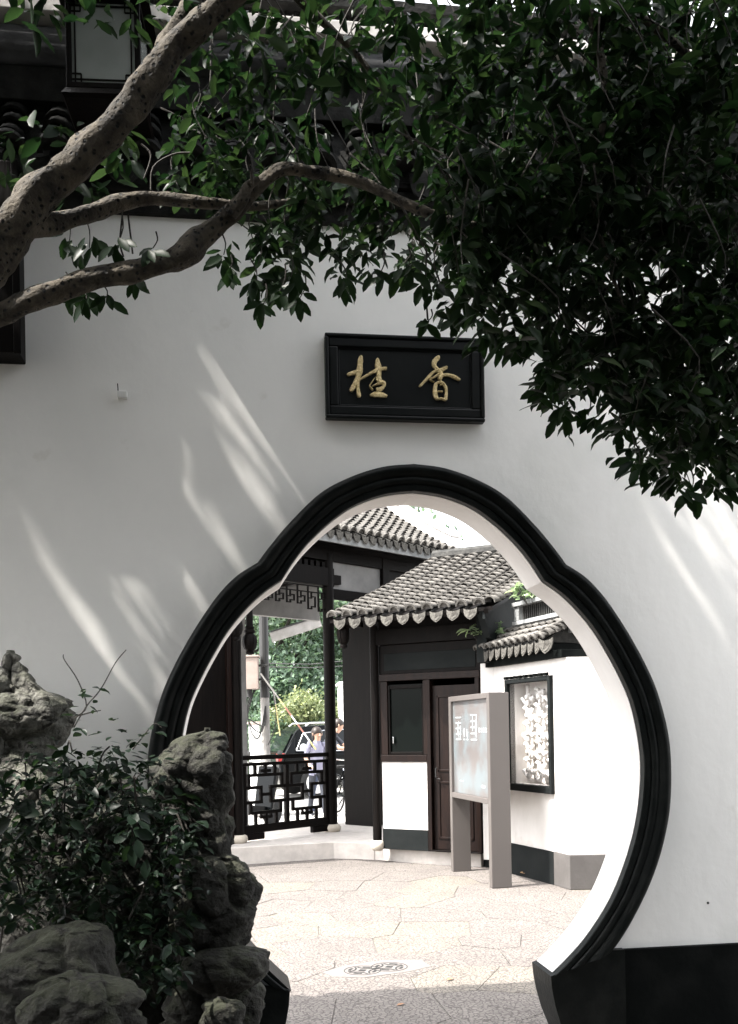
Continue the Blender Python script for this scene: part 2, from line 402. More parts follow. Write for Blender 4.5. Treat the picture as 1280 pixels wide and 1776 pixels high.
out_ = sp2(OU1)[:-1] + sp2(OU2)
half_hole = inn + IN3[1:]
def full(h): return [(X0 - x, z) for x, z in reversed(h)] + [(X0 + x, z) for x, z in h[1:]]
hole = full(half_hole)
WX0, WX1, WT, TH = -3.4, 3.6, 3.98, .25
wall = empty('moon_gate_wall', Matrix.Translation((0, 0, 0)), label='tall white plastered wall pierced by a lobed moon gate with black surround', cat='wall')
def rim(n):
    """points on the wall's left, top and right edges, one for each hole point"""
    res = []; H = WT; per = [(WX0, 0), (WX0, H), (WX1, H), (WX1, 0)]
    c = (X0, 1.35)
    for x, z in n:
        dx, dz = x - c[0], z - c[1]; ts = []
        if dx > 1e-6: ts.append((WX1 - c[0]) / dx)
        if dx < -1e-6: ts.append((WX0 - c[0]) / dx)
        if dz > 1e-6: ts.append((H - c[1]) / dz)
        t = min(ts) if ts else 1e9
        px, pz = c[0] + dx * t, c[1] + dz * t
        if pz < 0: px, pz = (WX1 if dx > 0 else WX0), 0
        res.append((px, pz))
    return res
R = rim(hole); n = len(hole)
pb = MB()
for y in (0, TH):
    k = len(pb.v)
    pb.v += [(x, y, z) for x, z in hole] + [(x, y, z) for x, z in R]
    pb.f += [(k + i, k + i + 1, k + n + i + 1, k + n + i) for i in range(n - 1)]
    for i in range(n - 1):                     # fill wall corners cut by the rays
        a, b = R[i], R[i + 1]
        if abs(a[0] - b[0]) > 1e-4 and abs(a[1] - b[1]) > 1e-4:
            cx = WX0 if min(a[0], b[0]) < WX0 + 1e-3 else WX1
            cz = WT if max(a[1], b[1]) > WT - 1e-3 else 0
            pb.v.append((cx, y, cz)); pb.f.append((k + n + i, k + n + i + 1, len(pb.v) - 1))
pb.box(WX0 - .01, WX0, 0, TH, 0, WT).box(WX1, WX1 + .01, 0, TH, 0, WT)
pb.build('plaster', 'plaster', wall)
rb = MB()                                      # reveal: white above, black stone at the foot
full_white = full(inn)
rb.v = [(x, y, z) for y in (.002, TH - .002) for x, z in full_white]; m_ = len(full_white)
rb.f = [(i, i + 1, m_ + i + 1, m_ + i) for i in range(m_ - 1)]
rb.build('reveal', 'plaster2', wall, smooth=False)
for sgn in (-1, 1):
    b = MB(); pl = IN3
    b.v = [(X0 + sgn * (x - .012), y, z) for y in (-.045, TH + .01) for x, z in pl]; k = len(pl)
    b.f = [(i, i + 1, k + i + 1, k + i) for i in range(k - 1)]
    # front and back cheeks out to the dado
    for y in (-.045, TH + .01):
        q = len(b.v); b.v += [(X0 + sgn * (x - .012), y, z) for x, z in pl] + [(X0 + sgn * 1.02, y, z) for x, z in pl]
        b.f += [(q + i, q + i + 1, q + k + i + 1, q + k + i) for i in range(k - 1)]
    q = len(b.v)
    tp = [(.638, .325), (.80, .387), (.955, .437), (1.02, .437), (1.02, .325)]
    b.v += [(X0 + sgn * x, y, z) for y in (-.045, TH + .01) for x, z in tp]; w5 = 5
    b.f += [tuple(q + i for i in range(5)), tuple(q + 5 + i for i in range(5))] + [(q + i, q + i + 1, q + 6 + i, q + 5 + i) for i in range(3)]
    b.build('base_stone', 'stoneblack', wall)
    # dado: outer end of the surround to the wall's end, 25 mm proud
    ds = [(.955, .43), (1.02, .435), (2.2, .435), (3.40 if sgn < 0 else 3.55, .435)]
    poly = [(.90, 0), (3.40 if sgn < 0 else 3.55, 0), (3.40 if sgn < 0 else 3.55, .433), (.94, .433)]
    MB().prism(poly, lambda x, z: (X0 + sgn * x, -.028, z), lambda x, z: (X0 + sgn * x, .01, z)).build('dado', 'dado', wall, bev=.004)
# the left jamb's foot stone reaches higher up the reveal
MB().prism([(-.630, .318), (-.70, .388), (-.80, .492), (-.86, .57), (-.86, .30)], lambda x, z: (X0 + x, -.03, z), lambda x, z: (X0 + x, TH + .006, z)).build('base_stone', 'stoneblack', wall)
# moulded surround
PROF = [(0, .0), (0, -.046), (.03, -.050), (.20, -.052), (.23, -.047), (.26, -.047), (.29, -.056), (.36, -.062), (.44, -.062), (.49, -.057), (.52, -.055), (.56, -.060), (.66, -.072), (.76, -.077), (.86, -.073), (.94, -.060), (.99, -.035), (1.0, 0)]
fi, fo = full(inn), full(out_)
sb = MB(); k = len(PROF)
for (ix, iz), (ox, oz) in zip(fi, fo):
    for t, y in PROF:
        t2 = .012 + .988 * t
        sb.v.append((ix + (ox - ix) * t2, y, iz + (oz - iz) * t2))
for i in range(len(fi) - 1):
    for j in range(k - 1):
        sb.f.append((i * k + j, i * k + j + 1, (i + 1) * k + j + 1, (i + 1) * k + j))
so = sb.build('gate_surround', 'stoneblack', wall, smooth=True)
so.modifiers.new('edge', 'EDGE_SPLIT').split_angle = math.radians(38)

# ---- small roof tiles
def arc_tile(name, m, r, length, a0, a1, thick, up=True, taper=.92, seg=6, lip=True):
    b = MB()
    for e, (y, s) in enumerate(((0, 1), (length, taper))):
        for rr in (r, r - thick):
            for i in range(seg + 1):
                t = math.radians(a0 + (a1 - a0) * i / seg)
                b.v.append((rr * s * math.cos(t), y, rr * s * math.sin(t) * (1 if up else -1)))
    q = seg + 1
    for i in range(seg):
        b.f.append((i, i + 1, 2 * q + i + 1, 2 * q + i))                 # outer
        b.f.append((q + i + 1, q + i, i, i + 1)[::-1])                   # front edge
        if not up or lip: b.f.append((q + i, q + i + 1, 3 * q + i + 1, 3 * q + i))
    b.f += [(0, q, 3 * q, 2 * q), (seg, 2 * q + seg, 3 * q + seg, q + seg)]
    me = b.mesh(name, m); me.polygons.foreach_set('use_smooth', [i % 3 == 0 or i % 3 == 2 for i in range(len(me.polygons))]); return me
def drip_mesh(name, m, w, h):
    poly = [(-.5, 0), (-.47, -.38), (-.38, -.66), (-.20, -.86), (0, -1), (.20, -.86), (.38, -.66), (.47, -.38), (.5, 0), (.25, -.14), (0, -.19), (-.25, -.14)]
    b = MB()
    f = lambda y, s: (lambda px, pz: (px * w * s, y + .25 * h * abs(px), pz * h * s + (1 - s) * -.5 * h))
    b.prism(poly, f(0, 1), f(.012, 1)); b2 = MB()
    b.prism(poly, f(-.004, .72), f(.001, .72))
    return b.mesh(name, m)
def cap_mesh(name, m, r):
    b = MB()
    for s0, s1, y0, y1 in ((.72, 1.06, -.016, .012), (0.0, .74, .004, .02)):
        P = [(r * s1 * math.cos(math.radians(t)), r * s1 * math.sin(math.radians(t)), r * s0 * math.cos(math.radians(t)), r * s0 * math.sin(math.radians(t))) for t in range(-8, 189, 14)]
        for p, q in zip(P, P[1:]):
            b.prism([(p[0], p[1]), (q[0], q[1]), (q[2], q[3] - .001), (p[2], p[3] - .001)], lambda x, z: (x, y0, z), lambda x, z: (x, y1, z))
    return b.mesh(name, m)
def cap_mesh_disc(name, m, r):
    b = MB()
    ring = lambda s, y: [(r * s * math.cos(math.radians(t)), y, r * s * math.sin(math.radians(t))) for t in range(-20, 201, 20)]
    for s, y0, y1 in ((1, -.012, .01), (.7, -.02, -.012)):
        a = ring(s, y0); k = len(a); b.add(a + ring(s, y1), [tuple(range(k)), tuple(range(2 * k - 1, k - 1, -1))] + [(i, i + k, (i + 1) % k + k, (i + 1) % k) for i in range(k)])
    return b.mesh(name, m)

def tiled_slope(parent, x0, ncol, pitch, slope, rows, step, m, single=True, drips=True, jit=.004, rad=.36, prefix='', dm='tileend', budget=300, dh=.11):
    """slope(y) -> height; y runs up-slope from the eave at y=0. Cover tiles are objects, pan tiles one mesh."""
    r = pitch * rad
    cov = arc_tile('cover_tile', m, r, step * 1.55, 8, 172, r * .2)
    pan = arc_tile('pan_tile', m, r * 1.22, step * 1.6, 20, 160, .012, up=False)
    drip = drip_mesh('drip_tile', dm, pitch * .78, dh); capm = cap_mesh('end_tile', m, r * 1.02)
    pans, covs = MB(), MB(); count = 0
    def place(x, y, lift, tilt):
        y0, y1 = y, y + step
        ang = math.atan2(slope(y1) - slope(y0), step)
        return Matrix.Translation((x, y, slope(y) + lift)) @ Matrix.Rotation(ang - tilt, 4, 'X')
    order = []
    for c in range(ncol + 1):
        for j in range(rows):
            order.append((c, j))
    for c in range(ncol + 1):
        x = x0 + c * pitch; wob = random.uniform(-.006, .006)
        for j in range(rows):
            y = j * step + random.uniform(-jit, jit)
            M = place(x + wob * math.sin(j * .4 + c) + random.uniform(-jit, jit) * .6, y, .030 + r * .35 + random.uniform(-.003, .003), .20) @ Matrix.Rotation(random.uniform(-.03, .03), 4, 'Y') @ Matrix.Rotation(random.uniform(-.05, .05), 4, 'Z')
            if single and count < budget:
                inst('cover_tile', cov, parent, M); count += 1
            else:
                covs.add([M @ v.co for v in cov.vertices], [tuple(p.vertices) for p in cov.polygons])
        if drips:
            inst('end_tile', capm, parent, place(x, -.012, .03 + r * .35, .0))
    for c in range(ncol):
        x = x0 + (c + .5) * pitch
        for j in range(rows):
            M = place(x + random.uniform(-jit, jit), j * step, .012 + r * .62, .1)
            pans.add([M @ v.co for v in pan.vertices], [tuple(p.vertices) for p in pan.polygons])
        if drips:
            M = Matrix.Translation((x + random.uniform(-.004, .004), -.028, slope(0) + .012)) @ Matrix.Rotation(random.uniform(-.1, .02), 4, 'X') @ Matrix.Rotation(random.uniform(-.05, .05), 4, 'Y')
            inst('drip_tile', drip, parent, M)
    if pans.v: pans.build('pan_tiles', 'copingdark' if m == 'copingdark' else 'tiledark', parent, kind='stuff')  # pans take the darker tile to set the cover rows apart
    if covs.v: covs.build('cover_tiles', m, parent, smooth=False, kind='stuff')

# ---- coping of the gate wall
cop = empty('wall_coping', Matrix.Translation((0, 0, 0)), label='dark tiled coping with raised ridge running along the top of the gate wall', cat='coping')
part('cornice', 'copingdark', cop, WX0 - .05, WX1 + .05, -.03, TH + .03, WT - .015, WT + .07)
part('cornice', 'copingdark', cop, WX0 - .07, WX1 + .07, -.06, TH + .06, WT + .073, WT + .14)
part('eave_board', 'wood', cop, WX0 - .09, WX1 + .09, -.08, TH + .08, WT + .143, WT + .18)
fr_ = empty('front_slope'); fr_.parent = cop; fr_.matrix_basis = Matrix.Translation((0, -.095, WT + .17))
bk_ = empty('rear_slope'); bk_.parent = cop; bk_.matrix_basis = Matrix.Translation((0, TH + .095, WT + .17)) @ Matrix.Rotation(math.pi, 4, 'Z')
sl = lambda y: 1.45 * y + .3 * y * y
tiled_slope(fr_, WX0, 35, .2, sl, 4, .056, 'copingdark', dh=.12, dm='copingdark')
tiled_slope(bk_, -WX1, 35, .2, sl, 4, .056, 'copingdark', single=False, drips=False)
MB().add([(WX0, -.085, WT + .165), (WX1, -.085, WT + .165), (WX1, .09, WT + .52), (WX0, .09, WT + .52), (WX0, TH + .085, WT + .165), (WX1, TH + .085, WT + .165), (WX1, TH - .08, WT + .52), (WX0, TH - .08, WT + .52)], [(0, 1, 2, 3), (4, 5, 6, 7), (3, 2, 6, 7)]).build('roof_bed', 'copingdark', cop)
part('ridge_base', 'copingdark', cop, WX0, WX1, .01, TH - .01, WT + .50, WT + .66)
MB().tube([(WX0, .03, WT + .755), (WX1, .03, WT + .755)], .085, 14).build('ridge_roll', 'copingroll', cop, smooth=True)
part('ridge_core', 'copingroll', cop, WX0, WX1, .06, TH - .06, WT + .66, WT + .86)
part('ridge_ledge', 'ridge', cop, WX0 - .02, WX1 + .02, -.07, TH + .05, WT + .862, WT + .93)
st = MB().box(-.006, .006, -.05, .05, 0, .11).mesh('standing_tile', 'copingdark')
for i in range(230):
    x = WX0 + .05 + i * .03
    if -2.1 < x < 2.3: inst('standing_tile', st, cop, Matrix.Translation((x, .1, WT + .932)) @ Matrix.Rotation(random.uniform(-.12, .12), 4, 'Y'))
part('ridge_cap', 'copingdark', cop, WX0, WX1, .0, .2, WT + 1.045, WT + 1.10)

# ---- name board
plq = empty('name_board', Matrix.Translation((0, -.004, 0)), label='black lacquered name board with two gilt characters above the gate', cat='sign')
PX0, PX1, PZ0, PZ1 = -.388, .386, 3.03, 3.435
part('panel', 'lacquer', plq, PX0 + .03, PX1 - .03, -.030, 0, PZ0 + .03, PZ1 - .03)
def moulding(w0, w1, y0, y1, nm):
    for a, b, c, d in ((PX0 + w0, PX1 - w0, PZ1 - w1, PZ1 - w0), (PX0 + w0, PX1 - w0, PZ0 + w0, PZ0 + w1), (PX0 + w0, PX0 + w1, PZ0 + w1, PZ1 - w1), (PX1 - w1, PX1 - w0, PZ0 + w1, PZ1 - w1)):
        part(nm, 'lacquer', plq, a, b, y0, y1, c, d, bev=.006)
moulding(0, .018, -.052, 0, 'outer_moulding')
moulding(.0185, .062, -.045, 0, 'frame')
moulding(.0625, .070, -.037, 0, 'inner_moulding')
def stroke(b, pts, X, Y, sc, y, hgt, M2=None):
    P = smooth_path([(p[0], p[1], p[2]) for p in pts], 5)
    k = len(b.v); n = len(P)
    for i, p in enumerate(P):
        d = (P[min(i + 1, n - 1)] - P[max(i - 1, 0)]); d.z = 0; d.normalize(); nx, ny = -d.y, d.x
        w = max(p.z, 6) / 2 * (.55 if i in (0, n - 1) else 1) * random.uniform(.9, 1.1)
        for t, hh in ((-1, 0), (-.8, .7), (0, 1), (.8, .7), (1, 0)):
            b.v.append((X + (p.x + nx * w * t) * sc, y - hgt * hh, Y - (p.y + ny * w * t) * sc))
    for i in range(n - 1):
        for j in range(4): b.f.append((k + i * 5 + j, k + i * 5 + j + 1, k + (i + 1) * 5 + j + 1, k + (i + 1) * 5 + j))
    b.f += [tuple(k + j for j in range(5)), tuple(k + (n - 1) * 5 + j for j in range(5))]
GUI = [[(225, 505, 55), (330, 465, 85), (430, 440, 95)], [(485, 150, 75), (465, 280, 110), (455, 400, 115), (420, 560, 100), (412, 700, 80), (440, 905, 80)],
       [(480, 380, 90), (405, 590, 105), (340, 710, 95), (278, 805, 70)], [(440, 595, 12), (520, 540, 40), (620, 480, 55), (730, 420, 70), (850, 375, 70), (955, 360, 65)],
       [(782, 185, 55), (795, 320, 125), (805, 440, 105), (800, 610, 110)], [(745, 520, 14), (680, 610, 20), (635, 690, 26), (690, 765, 34)],
       [(675, 695, 16), (770, 652, 40), (860, 615, 85), (905, 655, 60), (840, 735, 80), (750, 755, 85)], [(635, 865, 50), (750, 838, 110), (850, 845, 105), (950, 872, 60)]]
XIANG = [[(665, 155, 70), (580, 245, 100), (570, 330, 85), (640, 405, 65)], [(812, 345, 60), (700, 398, 70), (560, 440, 55), (440, 560, 65), (280, 725, 45)],
         [(655, 480, 50), (560, 540, 42), (480, 592, 30), (560, 636, 22)], [(640, 395, 95), (690, 480, 95), (655, 590, 80)], [(690, 515, 60), (800, 490, 62), (930, 520, 72), (1045, 580, 55)],
         [(600, 640, 65), (575, 760, 85), (585, 880, 95), (625, 950, 55)], [(600, 645, 40), (690, 628, 55), (765, 700, 62), (782, 810, 66), (768, 955, 72)], [(620, 800, 30), (715, 800, 45)], [(615, 945, 40), (690, 930, 42), (775, 958, 45)], [(660, 692, 20), (725, 650, 40)]]
sc_ = (1 / 10.667) * (CAM.y * -1 - .04) / 1700 * 1.0
for nm, ch, px in (('gilt_character', GUI, 580), ('gilt_character', XIANG, 700)):
    o_ = on_y(px, 600, -.045); b = MB()
    for st_ in ch: stroke(b, st_, o_.x, o_.z, .7745 / 275 / 10.667, -.029, .014)
    b.build(nm, 'gold', plq)

# ---- small fittings on the wall
p = on_y(213, 687, 0)
fx = empty('wall_bracket', Matrix.Translation(p), label='tiny white conduit bracket with a thin pin on the bare wall, left of the board', cat='bracket')
part('plate', 'white', fx, -.022, .022, -.03, 0, -.016, .016); MB().tube([(-.018, -.02, .0), (-.02, -.022, .05)], .003, 6).build('pin', 'metal', fx)
p = on_y(1228, 1566, 0)
MB().lathe([(.006, -.004), (.007, 0), (.004, .006)], n=8).build('anchor_bolt', 'metal', None, label='small dark bolt head in the white wall right of the gate', cat='bolt').matrix_basis = Matrix.Translation(p) @ Matrix.Rotation(math.pi / 2, 4, 'X')

# ---- dark timber hanging board and lantern at the left
a, b_ = on_y(-110, 612, -.12), on_y(36, 612, -.12)
hb = empty('hanging_board', Matrix.Translation((0, 0, 0)), label='black timber board hanging at the left end of the wall under the branches', cat='board')
part('board', 'wood', hb, a.x, b_.x, -.16, -.005, 3.25, 4.1, .006); part('edge_strip', 'wood', hb, b_.x - .02, b_.x + .012, -.175, -.158, 3.24, 4.1, .004)
# ================================================================== LANTERN
lm = at(190, 116, 4.3)
lan = empty('lantern', Matrix.Translation(lm) @ Matrix.Rotation(-.06, 4, 'Z'), label='square lantern with pale frosted panes and dark fretwork corners behind the branches', cat='lantern')
w, h = .143, .182
for s in (-1, 1):
    for t in (-1, 1): part('post', 'wood', lan, s * w - .012, s * w + .012, t * w - .012, t * w + .012, -h, h, .003)
for z in (-h - .012, h - .012):
    for s in (-1, 1):
        part('rail', 'wood', lan, -w - .012, w + .012, s * w - .0125, s * w + .0125, z, z + .024, .003); part('rail', 'wood', lan, s * w - .0125, s * w + .0125, -w, w, z, z + .024, .003)
for s in (-1, 1):
    part('pane', 'pane', lan, -w + .01, w - .01, s * w - .003, s * w + .003, -h + .01, h - .01, 0); part('pane', 'pane', lan, s * w - .003, s * w + .003, -w + .01, w - .01, -h + .01, h - .01, 0)
fb = MB(); yy = -w - .008; q = .026; e = .05
for s in (-1, 1):
    fb.box(s * (w - q) - .003, s * (w - q) + .003, yy, yy + .006, -h, h); fb.box(-w, w, yy + .0005, yy + .0055, s * (h - q) - .003, s * (h - q) + .003)
    for t in (-1, 1):
        x, z = s * (w - e), t * (h - e)
        fb.box(x - .003, x + .003, yy + .001, yy + .005, min(z, t * h), max(z, t * h)); fb.box(min(x, s * w), max(x, s * w), yy + .0012, yy + .0048, z - .003, z + .003)
fb.build('fretwork', 'wood', lan)
MB().lathe([(.23, -h - .06), (.245, -h - .045), (.22, -h - .013)], n=4, M=Matrix.Rotation(math.pi / 4, 4, 'Z')).build('base', 'wood', lan)
MB().lathe([(.22, h + .013), (.27, h + .03), (.26, h + .05), (.12, h + .13), (.03, h + .16)], n=4, M=Matrix.Rotation(math.pi / 4, 4, 'Z')).build('roof', 'wood', lan)
MB().tube([(0, 0, h + .15), (0, .02, h + .9)], .012, 8).build('hanger', 'wood', lan)
MB().bar((0, .02, h + .88), (0, .9, h + .88), .05, .05).build('bracket_arm', 'wood', lan)

# ================================================================== COURTYARD: platform and steps
def poly_block(name, pts, z0, z1, m, **kw):
    return MB().prism(pts, lambda x, y: (x, y, z0), lambda x, y: (x, y, z1)).build(name, m, bev=.008, **kw)
poly_block('gallery_platform', [(-3.0, 6.4), (-.84, 6.85), (.34, 7.09), (.80, 6.86), (1.9, 8.3), (1.0, 9.6), (-2.6, 9.0)], -.03, .2, 'stone', kind='structure')
poly_block('house_step', [(.805, 6.87), (1.31, 6.33), (1.86, 5.93), (3.3, 7.8), (2.2, 8.9)], -.03, .16, 'stone', kind='structure')

# ================================================================== HOUSE
HM = frame(.87, 6.58, .79, -.61)
hou = empty('small_house', HM, label='dark timber house with grey tiled roof seen through the gate', cat='house')
def cyl(name, m, par, x, y, z0, z1, r, n=16, **kw): return MB().lathe([(r, z0), (r, z1)], (x, y, 0), n).build(name, m, par, smooth=False, **kw)
def column(par, x, y, z0, z1, r, m='wood'):
    MB().lathe([(r, z0 + .1), (r, z1)], (x, y, 0), 18).build('column', m, par)
    MB().lathe([(r * 1.05, z0 - .02), (r * 1.45, z0 + .015), (r * 1.6, z0 + .05), (r * 1.45, z0 + .085), (r * 1.12, z0 + .1)], (x, y, 0), 18).build('column_base', 'basestone', par, smooth=True)
column(hou, -.07, -.02, .16, 2.75, .052)
part('white_panel', 'plaster2', hou, -.005, .578, .0, .1, .395, 1.17, .003)
part('panel_dado', 'dado2', hou, -.003, .580, -.012, .1, .16, .393, .003)
part('sill_beam', 'redwood', hou, -.01, .585, -.02, .1, 1.172, 1.25, .004)
part('window_stile', 'redwood', hou, -.01, .085, -.01, .08, 1.252, 2.1); part('window_stile', 'redwood', hou, .545, .585, -.01, .08, 1.252, 2.1)
part('window_pane', 'glass2', hou, .086, .544, .03, .05, 1.26, 2.06, 0)
for a, b, c, d in ((.086, .11, 1.255, 2.05), (.52, .544, 1.255, 2.05)): part('window_frame', 'wood', hou, a, b, .005, .06, c, d)
part('window_frame', 'wood', hou, .11, .52, .006, .06, 1.255, 1.285); part('window_frame', 'wood', hou, .11, .52, .006, .06, 2.01, 2.05)
MB().lathe([(.008, -.04), (.012, -.03), (.012, .03), (.008, .04)], (.15, .0, 1.42), 8).build('window_latch', 'chrome', hou)
part('door_jamb', 'redwood', hou, .587, .64, -.025, .09, .16, 2.1); part('door_jamb', 'redwood', hou, 1.19, 1.24, -.025, .09, .16, 2.1)
door = part('door', 'redwood', hou, .642, 1.188, .03, .07, .18, 2.03, .004)
for a, b, c, d in ((.70, 1.13, .30, .95), (.70, 1.13, 1.06, 1.92)):
    for q in ((a, b, c, c + .025), (a, b, d - .025, d), (a, a + .025, c, d), (b - .025, b, c, d)): part('panel_moulding', 'redwood', door, q[0], q[1], .018, .031, q[2], q[3], .003)
MB().tube([(.70, .0, 1.0), (.70, -.03, 1.0), (.70, -.03, 1.10), (.70, 0, 1.10)], .008, 6).tube([(.70, -.01, .98), (.75, -.02, .98)], .006, 6).build('handle', 'metal', door)
part('threshold', 'wood', hou, .587, 1.24, -.03, .1, .16, .178)
part('lintel', 'redwood', hou, -.01, 1.25, -.03, .1, 2.102, 2.18); part('fascia_board', 'wood', hou, -.01, 1.25, .0, .08, 2.182, 2.52)
part('carved_panel', 'dado2', hou, .05, 1.2, -.008, .0, 2.22, 2.42)
part('eave_beam', 'wood', hou, -.12, 1.3, -.05, .1, 2.522, 2.70)
part('eave_panel', 'wood', hou, -.02, 1.43, .0, .08, 2.703, 2.945); part('ceiling', 'wood', hou, .06, 1.3, .1, 2.6, 2.62, 2.68)
part('wall_side', 'dado2', hou, -.02, .06, .1, 2.6, .16, 2.75); part('wall_side', 'dado2', hou, 1.3, 1.42, -.2, 2.6, 2.25, 2.80)
part('wall_side', 'plaster2', hou, 1.26, 1.42, -.02, 2.6, .1, 2.249, .003)
part('wall_rear', 'plaster2', hou, -.02, 1.42, 2.6, 2.75, .1, 3.2)
# gable boards under the right verge
hsl = lambda y: .325 * y + .02 * y * y
EY, EZ = -.52, 2.79
gp = [(y, EZ + hsl(y - EY) - .03) for y in (EY + .02, 0, .6, 1.2, 1.8, 2.4, 2.75)]
MB().prism(gp + [(2.75, 2.7), (.0, 2.45), (-.3, 2.5)], lambda y, z: (1.50, y, z), lambda y, z: (1.43, y, z)).build('gable_wall', 'dado2', hou)
MB().prism([(y, z - .01) for y, z in gp] + [(y, z - .09) for y, z in reversed(gp)], lambda y, z: (1.53, y, z), lambda y, z: (1.501, y, z)).build('barge_board', 'dado2', hou)
roof = empty('roof'); roof.parent = hou; roof.matrix_basis = Matrix.Translation((0, EY, EZ))
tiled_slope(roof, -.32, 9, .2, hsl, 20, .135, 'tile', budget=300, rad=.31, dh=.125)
# verge row at the right edge, raised
vm = arc_tile('verge_tile', 'tile', .07, .135 * 1.5, 8, 172, .014)
for j in range(20):
    y = j * .135; ang = math.atan2(hsl(y + .1) - hsl(y), .1)
    inst('verge_tile', vm, roof, Matrix.Translation((1.585 + random.uniform(-.003, .003), y, hsl(y) + .055)) @ Matrix.Rotation(ang - .12, 4, 'X') @ Matrix.Rotation(.25, 4, 'Y'))
rbm = MB()
ys = [i * .27 for i in range(11)]
rbm.v = [(x, y, hsl(y) + dz) for dz in (.008, -.03) for y in ys for x in (-.36, 1.62)]
k = len(ys) * 2
for i in range(len(ys) - 1):
    for o in (0, k): rbm.f.append((o + 2 * i, o + 2 * i + 1, o + 2 * i + 3, o + 2 * i + 2))
rbm.f += [(0, 1, k + 1, k)] + [(2 * i, 2 * i + 2, k + 2 * i + 2, k + 2 * i) for i in range(len(ys) - 1)] + [(2 * i + 1, 2 * i + 3, k + 2 * i + 3, k + 2 * i + 1) for i in range(len(ys) - 1)]
rbm.build('roof_deck', 'wood', roof)
for i in range(16):
    MB().bar((-.25 + i * .12, .0, -.035), (-.25 + i * .12, .62, .19), .05, .05).build('rafter', 'wood', roof)
MB().tube([(-.36, 2.75, hsl(2.75) + .07), (1.62, 2.75, hsl(2.75) + .07)], .09, 10).build('ridge', 'tiledark', roof)
MB().prism([(2.7, hsl(2.7) + .0), (2.7, hsl(2.7) + .05), (4.6, .35), (4.6, .30)], lambda y, z: (-.36, y, z), lambda y, z: (1.62, y, z)).build('rear_slope', 'tiledark', roof)
def pendant(par, x, y, ztop, zb, r, m='wood'):
    pr = [(r * .4, zb), (r * .9, zb + .01), (r * .95, zb + .035), (r * .8, zb + .045), (r * 1.15, zb + .07), (r * 1.5, zb + .13), (r * 1.55, zb + .18), (r * 1.3, zb + .23), (r * .95, zb + .26), (r * 1.25, zb + .275), (r * 1.25, zb + .30), (r * .95, zb + .31), (r * 1.1, zb + .34), (r * .8, zb + .36), (r * .8, ztop)]
    o = MB().lathe(pr, (x, y, 0), 16).build('pendant_post', m, par, smooth=True); o.modifiers.new('e', 'EDGE_SPLIT').split_angle = .6
    b = MB()
    for i in range(8):
        t = 2 * math.pi * i / 8
        b.tube([(x + r * s * math.cos(t), y + r * s * math.sin(t), zb + z) for s, z in ((1.17, .07), (1.52, .13), (1.57, .18), (1.32, .23))], .006, 5)
    b.build('petal_rib', m, o)
pendant(hou, -.24, -.42, 2.76, 2.47, .048)
part('corner_beam', 'wood', hou, -.30, .0, -.46, -.38, 2.70, 2.76)

# ================================================================== GALLERY
GM = frame(-.8, 7.33, .78, .62)
gal = empty('gallery', GM, label='open timber gallery with tiled roof, lattice railing and hanging fretwork', cat='gallery')
column(gal, 0, 0, .2, 3.9, .075); column(gal, 1.593, 0, .2, 3.9, .075)
column(gal, 0.1, 1.9, .2, 3.9, .07)
part('tie_beam', 'wood', gal, -1.6, 1.66, -.06, .06, 3.46, 3.70); part('tie_beam', 'wood', gal, -1.6, 3.6, -.05, .05, 3.80, 3.95); part('frieze_board', 'wood', gal, -1.6, 1.66, .03, .05, 3.702, 3.798); part('eave_board', 'wood', gal, -1.6, 3.7, -.03, .03, 3.952, 4.26); part('soffit', 'wood', gal, -1.6, 3.7, -.36, -.04, 4.02, 4.04); part('ceiling', 'wood', gal, -1.6, 3.6, .06, 2.3, 3.96, 4.0)
part('rear_beam', 'shadegrey', gal, -1.6, 3.2, 1.85, 1.95, 3.28, 3.9)
for x in (0, 1.593): part('cross_beam', 'wood', gal, x - .05, x + .05, .076, 1.85, 3.55, 3.75)
cb = MB()
for i in range(14): cb.box(.1 + i * .105, .16 + i * .105, -.03, .03, 3.705, 3.775)
cb.build('carved_frieze', 'wood', gal)
part('beam_end', 'wood', gal, 1.65, 1.80, -.05, .05, 3.50, 3.62)
part('boarded_wall', 'wood', gal, -1.7, -.12, -.01, .05, .2, 3.46); part('door_jamb', 'redwood', gal, -.155, -.095, -.05, .04, .2, 3.46)
part('rear_post', 'shadegrey', gal, 1.89, 2.02, 2.25, 2.36, -.01, 3.9)
part('upper_wall', 'shadegrey', gal, 1.68, 2.62, .0, .05, 3.44, 3.80); part('upper_board', 'wood', gal, 1.68, 2.62, -.01, .05, 3.30, 3.438); part('upper_board', 'wood', gal, 2.76, 3.7, -.0, .05, 2.9, 3.80); part('end_post', 'wood', gal, 2.62, 2.76, -.06, .06, .2, 3.95)
part('end_wall', 'wood', gal, 2.36, 2.44, -.12, .52, .2, 3.15)
pendant(gal, .22, -.02, 3.46, 2.49, .055); pendant(gal, -.22, -.30, 3.2, 2.62, .05)
# hanging fretwork under the tie beam
hl = MB(); t = .014
def hb_(x0, z0, x1, z1): hl.box(min(x0, x1) - t / 2, max(x0, x1) + t / 2, -.012, .012, min(z0, z1) - t / 2, max(z0, z1) + t / 2)
hb_(.08, 3.44, 1.51, 3.44); hb_(.08, 3.36, 1.51, 3.36)
for i in range(8):
    x = .12 + i * .185; zb = 3.20 - (.08 if i in (0, 7) else 0) - (.06 if i in (1, 6) else 0)
    hb_(x, 3.44, x, zb); hb_(x, 3.28, x + .06, 3.28); hb_(x + .06, 3.28, x + .06, 3.36)
    hb_(x + .06, zb + .03, x + .125, zb + .03); hb_(x + .125, zb + .03, x + .125, 3.30); hb_(x + .09, 3.30, x + .125, 3.30); hb_(x, zb, x + .06, zb); hb_(x + .06, zb, x + .06, zb + .03)
hl.build('hanging_fretwork', 'wood', gal)
